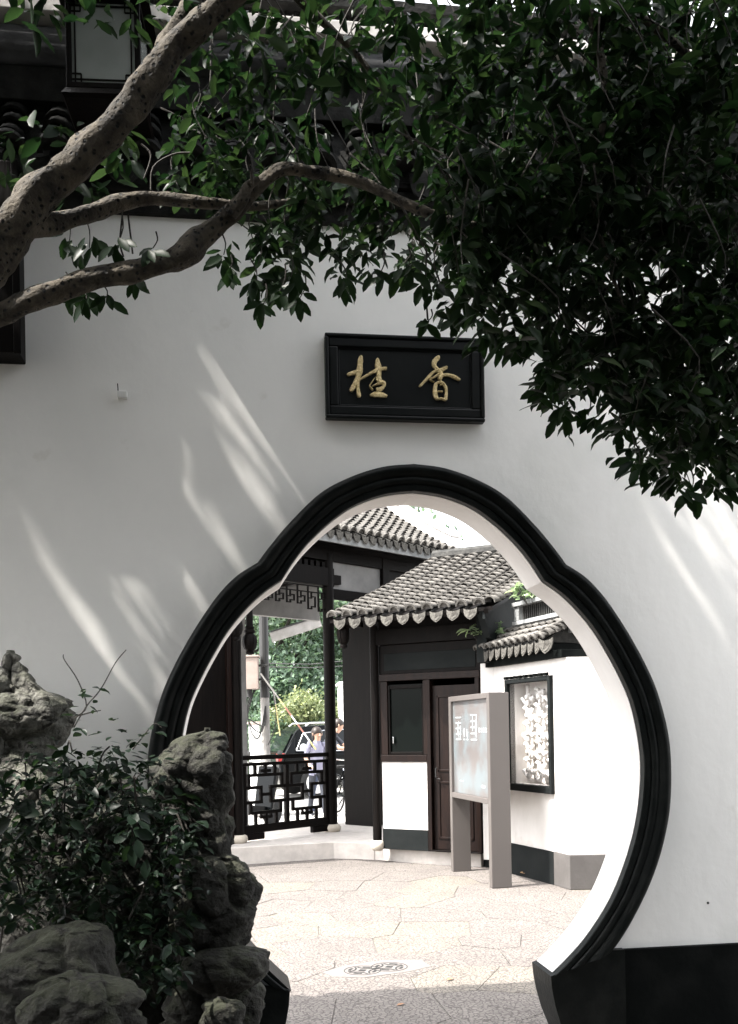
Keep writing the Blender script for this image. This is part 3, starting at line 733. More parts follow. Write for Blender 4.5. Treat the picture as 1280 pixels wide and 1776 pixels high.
# railing
rail = empty('railing'); rail.parent = gal
part('top_rail', 'wood', rail, .07, 1.52, -.035, .035, 1.20, 1.255, .006); part('second_rail', 'wood', rail, .07, 1.52, -.025, .025, 1.125, 1.165)
part('bottom_rail', 'wood', rail, .07, 1.52, -.028, .028, .30, .40, .006)
part('foot', 'wood', rail, .08, .40, -.028, .028, .215, .298); part('foot', 'wood', rail, 1.22, 1.51, -.028, .028, .215, .298)
for x in (.10, .795, 1.49): part('stile', 'wood', rail, x - .028, x + .028, -.026, .026, .401, 1.124)
BARS = [(.08, .16, .92, .16), (.24, 0, .24, .16), (.74, 0, .74, .16), (.5, 0, .5, .15), (.40, .09, .60, .09), (.08, .16, .08, .36), (.92, .16, .92, .36), (0, .37, .38, .37), (.63, .37, 1, .37), (.38, .37, .38, .62), (.63, .37, .63, .62), (.38, .495, .63, .495), (0, .62, .38, .62), (.63, .62, 1, .62),
        (.12, .62, .12, .80), (.88, .62, .88, .80), (.12, .80, .88, .80), (.24, .80, .24, 1), (.76, .80, .76, 1), (.5, .80, .5, 1), (.38, .885, .62, .885), (.38, .83, .38, .885), (.62, .83, .62, .885)]
for x0, x1 in ((.128, .767), (.823, 1.462)):
    for a, b, c, d in BARS:
        f = lambda u: x0 + u * (x1 - x0); gz = lambda v: 1.124 - v * .723; hw = .02 if max(abs(a - c), abs(b - d)) > .14 else .012
        horiz = abs(a - c) > abs(b - d)
        part('lattice_bar', 'wood', rail, f(min(a, c)) - (0 if min(a, c) == 0 else hw), f(max(a, c)) + (0 if max(a, c) == 1 else hw), -.018 + (0 if horiz else .0015), .018 - (0 if horiz else .0015), gz(max(b, d)) - (hw if horiz else -.0), gz(min(b, d)) + (hw if horiz else 0), .003)
# gallery roof
gsl = lambda y: .50 * y + .09 * y * y
GE, GZ = -.42, 4.10
gro = empty('roof'); gro.parent = gal; gro.matrix_basis = Matrix.Translation((0, GE, GZ))
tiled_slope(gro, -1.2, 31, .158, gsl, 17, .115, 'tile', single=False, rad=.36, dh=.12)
gb = MB(); ys = [i * .2 for i in range(11)]
gb.v = [(x, y, gsl(y) + dz) for dz in (.0, -.04) for y in ys for x in (-1.6, 3.78)]; k = len(ys) * 2
for i in range(len(ys) - 1):
    for o in (0, k): gb.f.append((o + 2 * i, o + 2 * i + 1, o + 2 * i + 3, o + 2 * i + 2))
    gb.f += [(2 * i, 2 * i + 2, k + 2 * i + 2, k + 2 * i), (2 * i + 1, 2 * i + 3, k + 2 * i + 3, k + 2 * i + 1)]
gb.f.append((0, 1, k + 1, k)); gb.build('roof_deck', 'wood', gro)
gb2 = MB().prism([(y, gsl(y) + .02) for y in ys] + [(y, gsl(y) + .24) for y in reversed(ys)], lambda y, z: (3.76, y, z), lambda y, z: (3.92, y, z)); gb2.build('verge_band', 'ridge', gro, bev=.02)
gb3 = MB().prism([(y, gsl(y) + .241) for y in ys] + [(y, gsl(y) + .30) for y in reversed(ys)], lambda y, z: (3.74, y, z), lambda y, z: (3.95, y, z)); gb3.build('verge_capping', 'ridge', gro, bev=.015)
MB().prism([(0, -.06), (0, -.01), (2, gsl(2) - .03), (2, -.4)], lambda y, z: (3.755, y, z), lambda y, z: (3.70, y, z)).build('gable_wall', 'wood', gro)
MB().add([(x, y, z) for x in (-1.6, 3.76) for y, z in ((2.0, gsl(2) - .02), (4.0, .1), (4.0, .06), (2.0, gsl(2) - .06))], [(0, 1, 5, 4), (3, 2, 6, 7), (1, 2, 6, 5), (0, 3, 7, 4)]).build('rear_slope', 'tiledark', gro)
MB().tube([(-1.6, 2.0, gsl(2) + .1), (3.9, 2.0, gsl(2) + .1)], .12, 12).build('ridge', 'ridge', gro)
for i in range(26):
    MB().bar((-1.1 + i * .19, .03, -.045), (-1.1 + i * .19, .9, gsl(.9) - .06), .055, .05).build('rafter', 'wood', gro)
part('soffit_board', 'greybrick', gro, -1.55, 3.7, .02, .05, -.14, -.042)

# ================================================================== LOW WALL WITH LATTICE WINDOW
LM = frame(1.89, 6.1, .22, -.98)
low = empty('low_wall', LM, label='low white courtyard wall with tiled coping and framed lattice window', cat='wall')
WX, WY, WA, WB = .765, 1.585, .955, 2.0     # window opening
LL = 1.60
for a, b, c, d in ((.0, WX, 0, 2.2), (WY, LL, 0, 2.2), (WX, WY, 0, WA), (WX, WY, WB, 2.2)):
    part('plaster', 'plaster2', low, a, b, 0, .26, c, d, 0)
part('plaster', 'plaster2', low, WX - .01, WY + .01, .19, .262, WA - .01, WB + .01, 0)
part('dado', 'dado2', low, -.01, LL - .002, -.014, 0, 0, .325, .003)
part('cornice', 'dado', low, .35, LL + .3, -.07, .3, 2.2, 2.275)
# front face beyond the corner
part('end_pier', 'plaster2', low, LL + .001, LL + .02, -.002, .8, 0, 2.2, 0)
ff = frame(2.24, 4.54, .36, -.93); 
FM = LM.inverted() @ frame(2.29, 4.24, .99, -.12)
c1 = LM.inverted() @ Vector((2.24, 4.54, 0)); c2 = LM.inverted() @ Vector((2.29, 4.24, 0)); c3 = LM.inverted() @ Vector((4.4, 3.95, 0))
MB().prism([(c1.x, c1.y), (c2.x, c2.y), (c3.x, c3.y), (c3.x + .1, c3.y + .6), (c1.x - .1, c1.y + .8)], lambda x, y: (x, y, .33), lambda x, y: (x, y, 2.2)).build('corner_wall', 'plaster2', low)
MB().prism([(c1.x - .001, c1.y - .012), (c2.x + .012, c2.y - .012), (c3.x + .012, c3.y), (c3.x + .1, c3.y + .6), (c1.x - .1, c1.y + .8)], lambda x, y: (x, y, 0), lambda x, y: (x, y, .329)).build('corner_plinth', 'greyplinth', low, bev=.006)
win = empty('window'); win.parent = low
F = .045
for a, b, c, d in ((WX - F, WX, WA - F * 1.5, WB + F), (WY, WY + F, WA - F * 1.5, WB + F), (WX, WY, WB, WB + F), (WX, WY, WA - F * 1.5, WA)): part('frame', 'dado2', win, a, b, -.045, .06, c, d, .006)
for i in range(9): part('dentil', 'dado', win, WX - .03 + i * .1, WX + .02 + i * .1, -.06, -.02, WB + F + .002, WB + F + .03, .004)
# openwork of curled plaster ribbons
ow = MB(); cw, ch = (WY - WX - .12) / 3, (WB - WA - .1) / 5
for i in range(3):
    for j in range(5):
        cx, cz = WX + .06 + (i + .5) * cw, WA + .05 + (j + .5) * ch
        for s in range(4):
            a0 = s * math.pi / 2 + (math.pi / 4 if (i + j) % 2 else 0)
            pts = [(cx + .5 * cw * math.cos(a0) * (1 - u) + .12 * cw * math.cos(a0 + 2.2 * u) * u, .11 + .02 * math.sin(3 * u), cz + .5 * ch * math.sin(a0) * (1 - u) + .2 * ch * math.sin(a0 + 2.4 * u) * u + .05 * math.sin(u * 3.1) * (1 if s % 2 else -1)) for u in (0, .25, .5, .75, 1)]
            ow.tube(pts, .022, 6)
        ow.lathe([(.018, -.03), (.034, -.012), (.034, .012), (.018, .03)], (0, 0, 0), 8, M=Matrix.Translation((cx, .11, cz)) @ Matrix.Rotation(math.pi / 2, 4, 'X'))
ow.build('openwork', 'plaster2', win, smooth=True)
lr = empty('coping'); lr.parent = low; lr.matrix_basis = Matrix.Translation((0, -.16, 2.36))
lsl = lambda y: .62 * y
tiled_slope(lr, .36, 10, .135, lsl, 3, .11, 'tile', rad=.36, dh=.125)
MB().add([(.3, 0, -.005), (1.72, 0, -.005), (1.72, .36, .22), (.3, .36, .22), (.3, .62, -.005), (1.72, .62, -.005)], [(0, 1, 2, 3), (3, 2, 5, 4), (0, 3, 4), (1, 5, 2), (0, 4, 5, 1)]).build('roof_bed', 'tiledark', lr)
part('eave_board', 'dado', low, .34, LL + .12, -.12, .3, 2.277, 2.345)
# rounded corner pile of tiles at the near end
ct = arc_tile('corner_tile', 'tile', .075, .22, 8, 172, .015)
for i in range(4):
    inst('corner_tile', ct, lr, Matrix.Translation((1.74 + i * .025, .02 + i * .05, .05 + .025 * i)) @ Matrix.Rotation(.2 + .25 * i, 4, 'Z') @ Matrix.Rotation(.35, 4, 'X'))
inst('drip_tile', drip_mesh('drip_tile', 'tileend', .17, .15), lr, Matrix.Translation((1.78, -.02, .03)) @ Matrix.Rotation(.35, 4, 'Z'))
# openwork parapet of standing tiles on top
pz = 2.56
part('parapet_block', 'greybrick', low, .70, 2.1, .12, .30, 2.45, 2.62)
par_ = empty('parapet'); par_.parent = low
part('lower_rail', 'greybrick', par_, .69, 2.1, .08, .30, 2.622, 2.665); part('upper_rail', 'greybrick', par_, .68, 2.1, .08, .30, 2.82, 2.865)
part('end_block', 'greybrick', par_, .70, .80, .10, .29, 2.667, 2.818)
for i in range(30): MB().box(-.008, .008, -.05, .05, 0, .152).build('standing_tile', 'tiledark', par_).matrix_basis = Matrix.Translation((.83 + i * .042, .19, 2.666)) @ Matrix.Rotation(random.uniform(-.05, .05), 4, 'Z')

# weeds on the coping
def weed(name, M, n, L, label, spread=.1):
    w_ = empty(name, M, label=label, cat='plant', group='weeds on the low wall'); arr = []; stem = MB()
    for i in range(n):
        p = Vector((random.gauss(0, spread), random.gauss(0, spread * .6), random.uniform(.04, .2)))
        stem.tube([(p.x * .4, p.y * .4, -.05), p], .004, 5); arr.append(sprig(p, 7, L, .0, spread=.03))
    stem.build('stem', 'twig', w_); leaf_obj('foliage', arr, 'fern', w_, .42, kind='stuff')
weed('wall_weed', Matrix.Translation(LM @ Vector((.46, -.06, 2.47))), 15, .12, 'pale green weed growing out of the low coping by the house gable')
weed('wall_weed', Matrix.Translation(LM @ Vector((1.10, .10, 2.86))), 18, .12, 'pale green creeper sprawling on the standing-tile parapet', .16)

# ================================================================== SIGN
SM = frame(1.47, 5.71, .10, -1.0)
sg = empty('notice_sign', SM, label='taupe metal notice sign on two broad legs with a pale printed poster', cat='sign')
D0, D1 = 0, .185
SL, SH = 1.235, 1.885
part('near_post', 'signgrey', sg, SL - .075, SL, D0, D1 + .02, 0, SH, .006); part('far_post', 'signgrey', sg, 0, .07, D0, D1 + .02, 0, SH, .006)
part('head_rail', 'signgrey', sg, .071, SL - .076, D0, D1, SH - .055, SH, .005); part('foot_rail', 'signgrey', sg, .071, SL - .076, D0, D1, .805, .86, .005)
part('back_panel', 'signgrey', sg, .071, SL - .076, .04, D1 - .01, .861, SH - .056, 0)
pos_ = part('poster', 'screen', sg, .071, SL - .076, .03, .0395, .861, SH - .056, 0)
tx = MB()
def glyph(x, z, w, h, n):
    for i in range(n):
        fx, fz = random.uniform(0, w), random.uniform(0, h)
        if i % 2: tx.box(x + fx - .006, x + fx + .006, .0265, .0298, z + fz * .4, z + fz * .4 + h * .55)
        else: tx.box(x, x + w, .0268, .0299, z + h * i / n, z + h * i / n + .014)
glyph(.16, 1.42, .17, .26, 9); glyph(.63, 1.42, .18, .28, 9); glyph(.40, 1.42, .05, .16, 4); glyph(.50, 1.42, .05, .14, 4)
for i in range(4): glyph(.86 + i * .065, 1.50, .04, .06, 4)
for i in range(3): glyph(.26 + i * .05, .985, .02, .02, 2)
glyph(.92, .95, .1, .02, 3)
tx.build('lettering', 'print', pos_, kind='stuff')

# ================================================================== DRAIN COVER
dm = on_z(652, 1681, 0)
dr = empty('drain_cover', Matrix.Translation((dm.x, dm.y, .0)) @ Matrix.Rotation(.30, 4, 'Z') @ Matrix.Scale(.74, 4), label='carved stone drain cover with interlocking coin pattern in the courtyard paving', cat='drain')
MB().prism([(-.42, -.08), (-.20, -.22), (.20, -.23), (.47, -.16), (.50, .10), (.20, .26), (-.2, .24), (-.46, .12)], lambda x, y: (x, y, -.02), lambda x, y: (x, y, .005)).build('slab', 'drainstone', dr, bev=.004)
vd, rg = MB(), MB()
def ring_arc(cx, cy, r0, r1, a0, a1, z0, z1, b, n=10):
    P = []
    for i in range(n + 1):
        t = a0 + (a1 - a0) * i / n; P.append((cx + r1 * math.cos(t), cy + r1 * math.sin(t)))
    for i in range(n, -1, -1):
        t = a0 + (a1 - a0) * i / n; P.append((cx + r0 * math.cos(t), cy + r0 * math.sin(t)))
    for i in range(n):
        q = [P[i], P[i + 1], P[2 * n - i], P[2 * n + 1 - i]]
        b.prism(q, lambda x, y: (x, y, z0), lambda x, y: (x, y, z1))
for cx in (-.13, .13):
    ring_arc(cx, 0, .155, .162, 0, 2 * math.pi, .0055, .0075, vd, 28)
    for q in range(4):
        a = q * math.pi / 2 + math.pi / 4
        ring_arc(cx + .19 * math.cos(a), .19 * math.sin(a), .115, .130, a + math.pi - .75, a + math.pi + .75, .0055, .0078, vd)
        ring_arc(cx, 0, .10, .125, a - .33, a + .33, .0055, .0079, vd)
    vd.prism([(cx - .04, 0), (cx, -.04), (cx + .04, 0), (cx, .04)], lambda x, y: (x, y, .0055), lambda x, y: (x, y, .0080))
vd.build('slot_shade', 'rubber', dr)  # dark raised strips stand for the shade inside the cover's openings

# ---- fallen leaf clump by the wall, a few loose leaves on the paving
p = on_z(913, 1521, 0)
ar = [sprig((p.x, p.y, .035), 9, .07, .3, spread=.05)]
MT['dead'] = leaf_mat('dry_leaf', (.24, .13, .07), (.2, .1, .05), .1, .7)
leaf_obj('dry_leaves', ar, 'dead', None, .5, label='little heap of dry brown leaves at the foot of the low wall', cat='leaves')
for i, (x, y, lb) in enumerate(((688, 1744, 'single brown leaf on the paving nearest the gate sill'), (775, 1700, 'single small dry leaf on the paving between drain cover and gate jamb'))):
    p = on_z(x, y, .006)
    leaf_obj('fallen_leaf', [(np.array([p]), np.array([[.8, .5, .1]]), np.array([[0, 0, 1.]]), np.array([.06]))], 'dead', None, .5, label=lb, cat='leaf', group='leaves fallen on the paving')
# ================================================================== STREET BEYOND THE GALLERY
def cw(lat, d, z=0): return Vector((CAM.x, CAM.y, 0)) + RT * lat + FW * d + Vector((0, 0, z))
def cframe(lat, d, ul, ud, z=0):
    o = cw(lat, d); u = RT * ul + FW * ud; return frame(o.x, o.y, u.x, u.y, z)
def far_tree(name, lat, d, h, rad, n, m, label, trunk=True, zc=None, clump=.45, L=.26, sq=.8):
    n, L = int(n * 1.8), L * .66
    t = empty(name, Matrix.Translation(cw(lat, d)), label=label, cat='tree' if trunk else 'shrub', group='trees along the street' if name == 'street_tree' else 'shrubs along the street' if name == 'street_shrub' else None)
    zc = zc or h - rad * sq
    if trunk:
        b = MB().tube(smooth_path([(0, 0, -.1), (.1, 0, zc * .4), (-.05, .1, zc * .75), (.05, 0, zc + rad * .4)], 4), [.22 - .011 * i for i in range(13)], 8)
        for i in range(6):
            a = i * 1.05; b.tube([(0, 0, zc * .6 + .1 * i), (rad * .45 * math.cos(a), rad * .45 * math.sin(a), zc + .1 * i), (rad * .75 * math.cos(a), rad * .75 * math.sin(a), zc + rad * .3)], [.08, .05, .02], 6)
        b.build('trunk', 'twig', t)
    nc = max(int(rad * rad * 14), 14); arr = []
    v = rng.normal(0, 1, (nc, 3)); v /= np.linalg.norm(v, axis=1, keepdims=True)
    c = v * (rng.uniform(.35, 1, nc) ** .5)[:, None] * np.array([rad, rad, rad * sq]); c[:, 2] += zc
    k = rng.integers(0, nc, n); off = rng.normal(0, clump, (n, 3)); off[:, 2] *= .6
    P = c[k] + off; P = P[P[:, 2] > .05]; n = len(P)
    D = rng.normal(0, 1, (n, 3)); D[:, 2] -= .3; N = rng.normal(0, .6, (n, 3)); N[:, 2] += 1
    arr.append((P, D, N, rng.uniform(.7, 1.2, n) * L)); leaf_obj('crown', arr, m, t, .6)
    return t
far_tree('street_tree', -3.2, 31, 9.5, 3.2, 14000, 'farb', 'tall deep green tree across the street behind the pole', True, 4.6, .5, .26, 1.45)
far_tree('street_tree', .3, 33, 8.8, 3.0, 14000, 'faraway', 'broad bright green tree across the street behind the car', True, 4.8, .5, .26, 1.4)
far_tree('street_tree', -6.6, 34, 10, 3.4, 9000, 'faraway', 'bright green tree at the far left end of the street', True, 4.8, .5, .26, 1.4)
far_tree('street_tree', 2.6, 35, 8, 2.6, 9000, 'faraway', 'leafy street tree standing behind the white kiosk', True, 3.6, .45, .26, 1.3)
far_tree('street_tree', -1.4, 40, 13, 5.0, 16000, 'farb', 'tallest dark tree at the back of the street', True, 6.5, .6, .34, 1.35)
far_tree('street_shrub', -1.75, 27, 2.9, 1.25, 5000, 'fary', 'rounded yellow green shrub behind the car', False, 1.5, .22, .16, 1.0)
far_tree('street_shrub', -.55, 28, 2.5, 1.0, 3000, 'fary', 'smaller yellow green shrub beside the white kiosk', False, 1.2, .2, .16, 1.0)
far_tree('street_shrub', -3.6, 27, 2.6, 1.3, 4000, 'farb', 'dark green shrub behind the utility cabinets', False, 1.1, .25, .16, 1.0)
hedge = far_tree('street_shrub', -1.0, 30, 3.6, 2.2, 6000, 'farb', 'wide dark hedge under the street trees', False, 1.6, .4, .22, .8)
far_tree('overhanging_tree', -3.4, 20.5, 6.2, 2.1, 7000, 'farb', 'dark leafy tree overhanging the gallery roof on the street side', True, 5.0, .25, .15)

kio = empty('white_kiosk', cframe(-.72, 26, 1, .1), label='plain white kiosk standing across the street', cat='kiosk')
part('body', 'white', kio, 0, 1.4, 0, 1.4, 0, 2.75, .02); part('roof', 'white', kio, -.05, 1.45, -.05, 1.45, 2.752, 2.83, .02)
for z in (1.45, 1.7): part('trim', 'metal', kio, .2, .9, -.012, 0, z, z + .03)
pole = empty('utility_pole', cframe(-1.86, 17.6, 1, 0), label='concrete utility pole with a dark upper sleeve and looped cables', cat='pole')
MB().lathe([(.085, 0), (.08, 2.15)], n=14).build('lower_shaft', 'concrete', pole); MB().lathe([(.086, 2.152), (.075, 7.5)], n=14).build('upper_shaft', 'metal', pole)
for i in range(3): MB().tube(smooth_path([(-.1, -.09, 2.35 + .1 * i), (-.30, -.12, 2.05 - .1 * i), (-.24, -.12, 1.55 + .1 * i), (-.1 + .05 * i, -.12, 1.45 + .1 * i), (.02, -.1, 2.0)], 5), .012, 6).build('cable', 'rubber', pole)
MB().tube(smooth_path([(.05, -.09, 1.3), (.2, -.1, 1.7), (.16, -.1, 2.2), (.02, -.1, 2.4)], 5), .01, 6).build('cable', 'rubber', pole)
jb = empty('junction_box', cframe(-2.06, 17.4, 1, 0, 2.3), label='beige junction box mounted beside the utility pole', cat='box')
part('case', 'box', jb, -.13, .12, -.1, .1, 0, .56, .01); part('lid', 'box', jb, -.15, .14, -.12, .12, .562, .60, .01); part('strap', 'metal', jb, .121, .3, -.02, .02, .15, .19); part('strap', 'metal', jb, .121, .3, -.02, .02, .40, .44)
MB().tube([(-.05, 0, -.001), (-.05, 0, -.14)], .05, 10).build('gland', 'rubber', jb)
c_ = empty('utility_cabinet', cframe(-2.13, 18.2, 1, .05), label='tall narrow white utility cabinet left of the pole', cat='cabinet', group='utility cabinets')
part('body', 'white', c_, -.10, .08, 0, .3, .1, 1.68, .01); part('roof', 'box', c_, -.13, .11, -.03, .33, 1.682, 1.73, .01); part('plinth', 'concrete', c_, -.1, .08, .01, .29, 0, .098)
c_ = empty('utility_cabinet', cframe(-1.98, 17.9, 1, .05), label='wide white utility cabinet at the foot of the pole', cat='cabinet', group='utility cabinets')
part('body', 'white', c_, -.14, .14, 0, .3, .1, 1.48, .01); part('lid', 'white', c_, -.16, .16, -.02, .32, 1.482, 1.51, .008); part('door_seam', 'metal', c_, -.003, .003, -.004, 0, .2, 1.4, 0); part('plinth', 'concrete', c_, -.14, .14, .01, .29, 0, .098)
def stay(name, p, q, r, cols, label):
    s = empty(name, Matrix.Translation(p), label=label, cat='stay', group='guy wires of the pole'); q = q - p; n = len(cols)
    for i, c in enumerate(cols): MB().tube([q * (i / n), q * ((i + 1) / n)], r, 8, cap=False).build('sleeve', c, s)
stay('guy_wire', at(452, 1168, 17.3), at(548, 1300, 17.3), .014, ['concrete', 'concrete', 'concrete', 'stripe_y', 'stripe_r', 'white', 'stripe_r', 'white', 'stripe_y'], 'striped red and white guy wire sleeve slanting down from the pole')
stay('guy_wire', at(474, 1195, 17.5), at(486, 1276, 17.5), .012, ['concrete', 'stripe_y', 'stripe_y'], 'short yellow guy wire sleeve beside the pole')
for i, (y0, y1, lb) in enumerate(((1150, 1140, 'upper overhead cable crossing the street trees'), (1156, 1152, 'lower overhead cable crossing the street trees'))):
    MB().tube([at(430, y0, 24), at(540, y0 + 2, 24), at(660, y1, 24)], .012, 5).build('overhead_cable', 'metal', None, label=lb, cat='cable', group='overhead cables')
gut = empty('lamp_arm', Matrix.Translation(at(470, 1106, 20)), label='slanting grey beam above the street, in front of the trees', cat='beam')
q = at(556, 1078, 20) - at(470, 1106, 20)
MB().bar((0, 0, 0), q, .08, .2).build('beam', 'concrete', gut); MB().bar((0, 0, .115), q + Vector((0, 0, .115)), .12, .03).build('capping', 'metal', gut); MB().bar(q * .5 + Vector((0, -.045, -.12)), q * .5 + Vector((0, -.045, .16)), .03, .03).build('clip', 'metal', gut)

# ---- parked SUV
car = empty('parked_car', cframe(-2.05, 22.3, .93, .36, -.01), label='black SUV parked on the street beyond the gallery', cat='car')
def loft(sections):
    b = MB(); n = len(sections[0]); k = 0
    for s in sections: b.v += s
    for i in range(len(sections) - 1):
        for j in range(n): b.f.append((i * n + j, i * n + (j + 1) % n, (i + 1) * n + (j + 1) % n, (i + 1) * n + j))
    b.f += [tuple(range(n)), tuple(range((len(sections) - 1) * n, len(sections) * n))]; return b
lowp = [(0, .45), (.02, .85), (.08, 1.02), (.5, 1.04), (2.6, 1.03), (3.3, 1.0), (4.2, .90), (4.55, .74), (4.6, .45), (4.45, .30), (4.1, .27), (.5, .27), (.12, .32)]
body = loft([[(x, y, z) for x, z in [(2.3 + (px - 2.3) * s, .62 + (pz - .62) * s2) for px, pz in lowp]] for y, s, s2 in ((0, .975, .96), (.06, 1, 1), (1.74, 1, 1), (1.8, .975, .96))])
bo = body.build('body', 'carblack', car, bev=.05)
cab = [(.12, 1.0), (.42, 1.55), (.62, 1.66), (1.6, 1.70), (2.4, 1.66), (3.2, 1.02)]
loft([[(1.7 + (x - 1.7) * s, y, 1.0 + (z - 1.0) * s2) for x, z in cab] for y, s, s2 in ((.06, 1, .0), (.10, 1, .12), (.22, .97, 1), (1.58, .97, 1), (1.70, 1, .12), (1.74, 1, 0))]).build('cabin', 'carblack', car, bev=.04)
wy = lambda z: .06 + (z - 1.0) / .62 * .13
for nm, pl in (('rear_quarter_window', [(.42, 1.10), (.62, 1.50), (1.18, 1.56), (1.18, 1.08)]), ('rear_window', [(1.24, 1.08), (1.24, 1.57), (1.95, 1.57), (1.95, 1.07)]), ('front_window', [(2.01, 1.07), (2.01, 1.57), (2.3, 1.54), (2.9, 1.08)])):
    f_ = MB().prism(pl, lambda x, z: (x, wy(z) - .012, z), lambda x, z: (x, wy(z) + .05, z)).build(nm, 'glass', car)
    MB().tube([(x, wy(z) - .014, z) for x, z in pl + pl[:1]], .013, 5).build('chrome_trim', 'chrome', f_)
MB().prism([(.2, 1.08), (.42, 1.5), (.44, 1.5), (.24, 1.06)], lambda x, z: (x - .03, .3, z), lambda x, z: (x - .03, 1.5, z)).build('rear_screen', 'glass', car)
for y in (.22, 1.55): MB().tube([(.7, y, 1.66), (.8, y, 1.735), (2.1, y, 1.735), (2.25, y, 1.67)], .02, 8).build('roof_rail', 'chrome', car)
for y in (.05, 1.55): part('tail_light', 'red', car, -.015, .16, y - .02, y + .2, .86, 1.04, .02)
part('bumper_trim', 'chrome', car, .55, 4.0, -.012, .02, .42, .455)
for x in (1.35, 2.3): part('door_handle', 'chrome', car, x, x + .16, .015, .06, .93, .955, .008)
for x in (.85, 3.65):
    for y in (.02, 1.78):
        sgn = 1 if y < 1 else -1
        wm = Matrix.Translation((x, y, .36)) @ Matrix.Rotation(math.pi / 2, 4, 'X')
        w_ = MB().lathe([(.24, -.11), (.345, -.10), (.36, -.06), (.36, .06), (.345, .10), (.24, .11)], n=28, M=wm).build('wheel', 'rubber', car, smooth=False)
        rm = MB().lathe([(.235, .112), (.25, .118), (.25, .124), (.232, .124)], n=28, M=wm) if sgn > 0 else MB().lathe([(.235, -.124), (.25, -.118), (.25, -.112)], n=28, M=wm)
        for i in range(5):
            a = i * 2 * math.pi / 5 + .3
            for da in (-.14, .14): rm.bar((x + .03 * math.cos(a), y - sgn * .118, .36 + .03 * math.sin(a)), (x + .24 * math.cos(a + da), y - sgn * .118, .36 + .24 * math.sin(a + da)), .02, .035, (0, 1, 0))
        rm.build('rim', 'chrome', w_)
MB().lathe([(.09, 0), (.09, .006)], n=16, M=Matrix.Translation((.60, wy(1.16) - .016, 1.17)) @ Matrix.Rotation(math.pi / 2, 4, 'X')).build('round_sticker', 'white', car)

# ---- people: one skinned body each
def person(M, joints, edges, m_cloth, parts, label):
    root = empty('person', M, label=label, cat='person')
    names = list(joints); idx = {n: i for i, n in enumerate(names)}
    me = bpy.data.meshes.new('body'); me.from_pydata([joints[n][0] for n in names], [(idx[a], idx[b]) for a, b in edges], [])
    for c in ('skin', m_cloth, parts): me.materials.append(MT[c])
    o = bpy.data.objects.new('body', me); COL.objects.link(o); o.parent = root
    sm = o.modifiers.new('skin', 'SKIN'); sm.use_smooth_shade = True
    for n in names:
        r = joints[n][1]; sv = me.skin_vertices[0].data[idx[n]]; sv.radius = r if hasattr(r, '__len__') else (r, r); sv.use_root = (n == 'pelvis')
    o.modifiers.new('sub', 'SUBSURF').levels = 2; o.modifiers['sub'].render_levels = 2
    dg = bpy.context.evaluated_depsgraph_get(); em = bpy.data.meshes.new_from_object(o.evaluated_get(dg))
    o.modifiers.clear(); o.data = em
    for c in list(em.materials): pass
    neck, hip = joints['neck'][0][2], joints['pelvis'][0][2]
    el = {s: Vector(joints['elbow_' + s][0]) for s in 'lr'}; wr = {s: Vector(joints['wrist_' + s][0]) for s in 'lr'}
    for p in em.polygons:
        c = p.center; k = 1
        if c.z > neck - .005: k = 0
        elif c.z < hip - .02 and all((c - wr[s]).length > .2 for s in 'lr'): k = 2
        for s in 'lr':
            d = (wr[s] - el[s]); t = (c - el[s]).dot(d) / d.length_squared
            if t > -.15 and (c - (el[s] + d * min(max(t, 0), 1.8))).length < .075: k = 0
        p.material_index = k
    return root
BE = [('pelvis', 'waist'), ('waist', 'chest'), ('chest', 'neck'), ('neck', 'head0'), ('head0', 'head1'), ('head1', 'head2')]
for s in 'lr': BE += [('chest', 'sh_' + s), ('sh_' + s, 'elbow_' + s), ('elbow_' + s, 'wrist_' + s), ('wrist_' + s, 'hand_' + s), ('hand_' + s, 'fing_' + s), ('pelvis', 'hip_' + s), ('hip_' + s, 'knee_' + s), ('knee_' + s, 'ank_' + s), ('ank_' + s, 'toe_' + s)]
def joints(h, lean, arms, stride=.1, wide=1.0):
    k = h / 1.7; f = lambda x, y, z: (x * k, y * k, z * k)
    J = dict(pelvis=(f(0, 0, .93), (.13 * k * wide, .10 * k)), waist=(f(lean * .3, 0, 1.08), (.12 * k * wide, .09 * k)), chest=(f(lean * .8, 0, 1.30), (.14 * k * wide, .105 * k)), neck=(f(lean * 1.15, 0, 1.455), .05 * k), head0=(f(lean * 1.35 + .02, 0, 1.53), .075 * k), head1=(f(lean * 1.4 + .02, 0, 1.60), .088 * k), head2=(f(lean * 1.4 + .01, 0, 1.66), .06 * k))
    for s, sg_ in (('l', 1), ('r', -1)):
        J['sh_' + s] = (f(lean * .95, .17 * sg_, 1.40), .055 * k); e, w, hd = arms[s]
        J['elbow_' + s] = (f(*e), .042 * k); J['wrist_' + s] = (f(*w), .03 * k); J['hand_' + s] = (f(*hd), (.038 * k, .02 * k)); d = Vector(hd) - Vector(w); J['fing_' + s] = (f(*(Vector(hd) + d * .9)), .016 * k)
        st_ = stride * sg_
        J['hip_' + s] = (f(0, .09 * sg_, .86), .085 * k); J['knee_' + s] = (f(st_ * .6 + .02, .09 * sg_, .48), .06 * k); J['ank_' + s] = (f(st_, .09 * sg_, .09), .042 * k); J['toe_' + s] = (f(st_ + .15, .10 * sg_, .035), .032 * k)
    return J
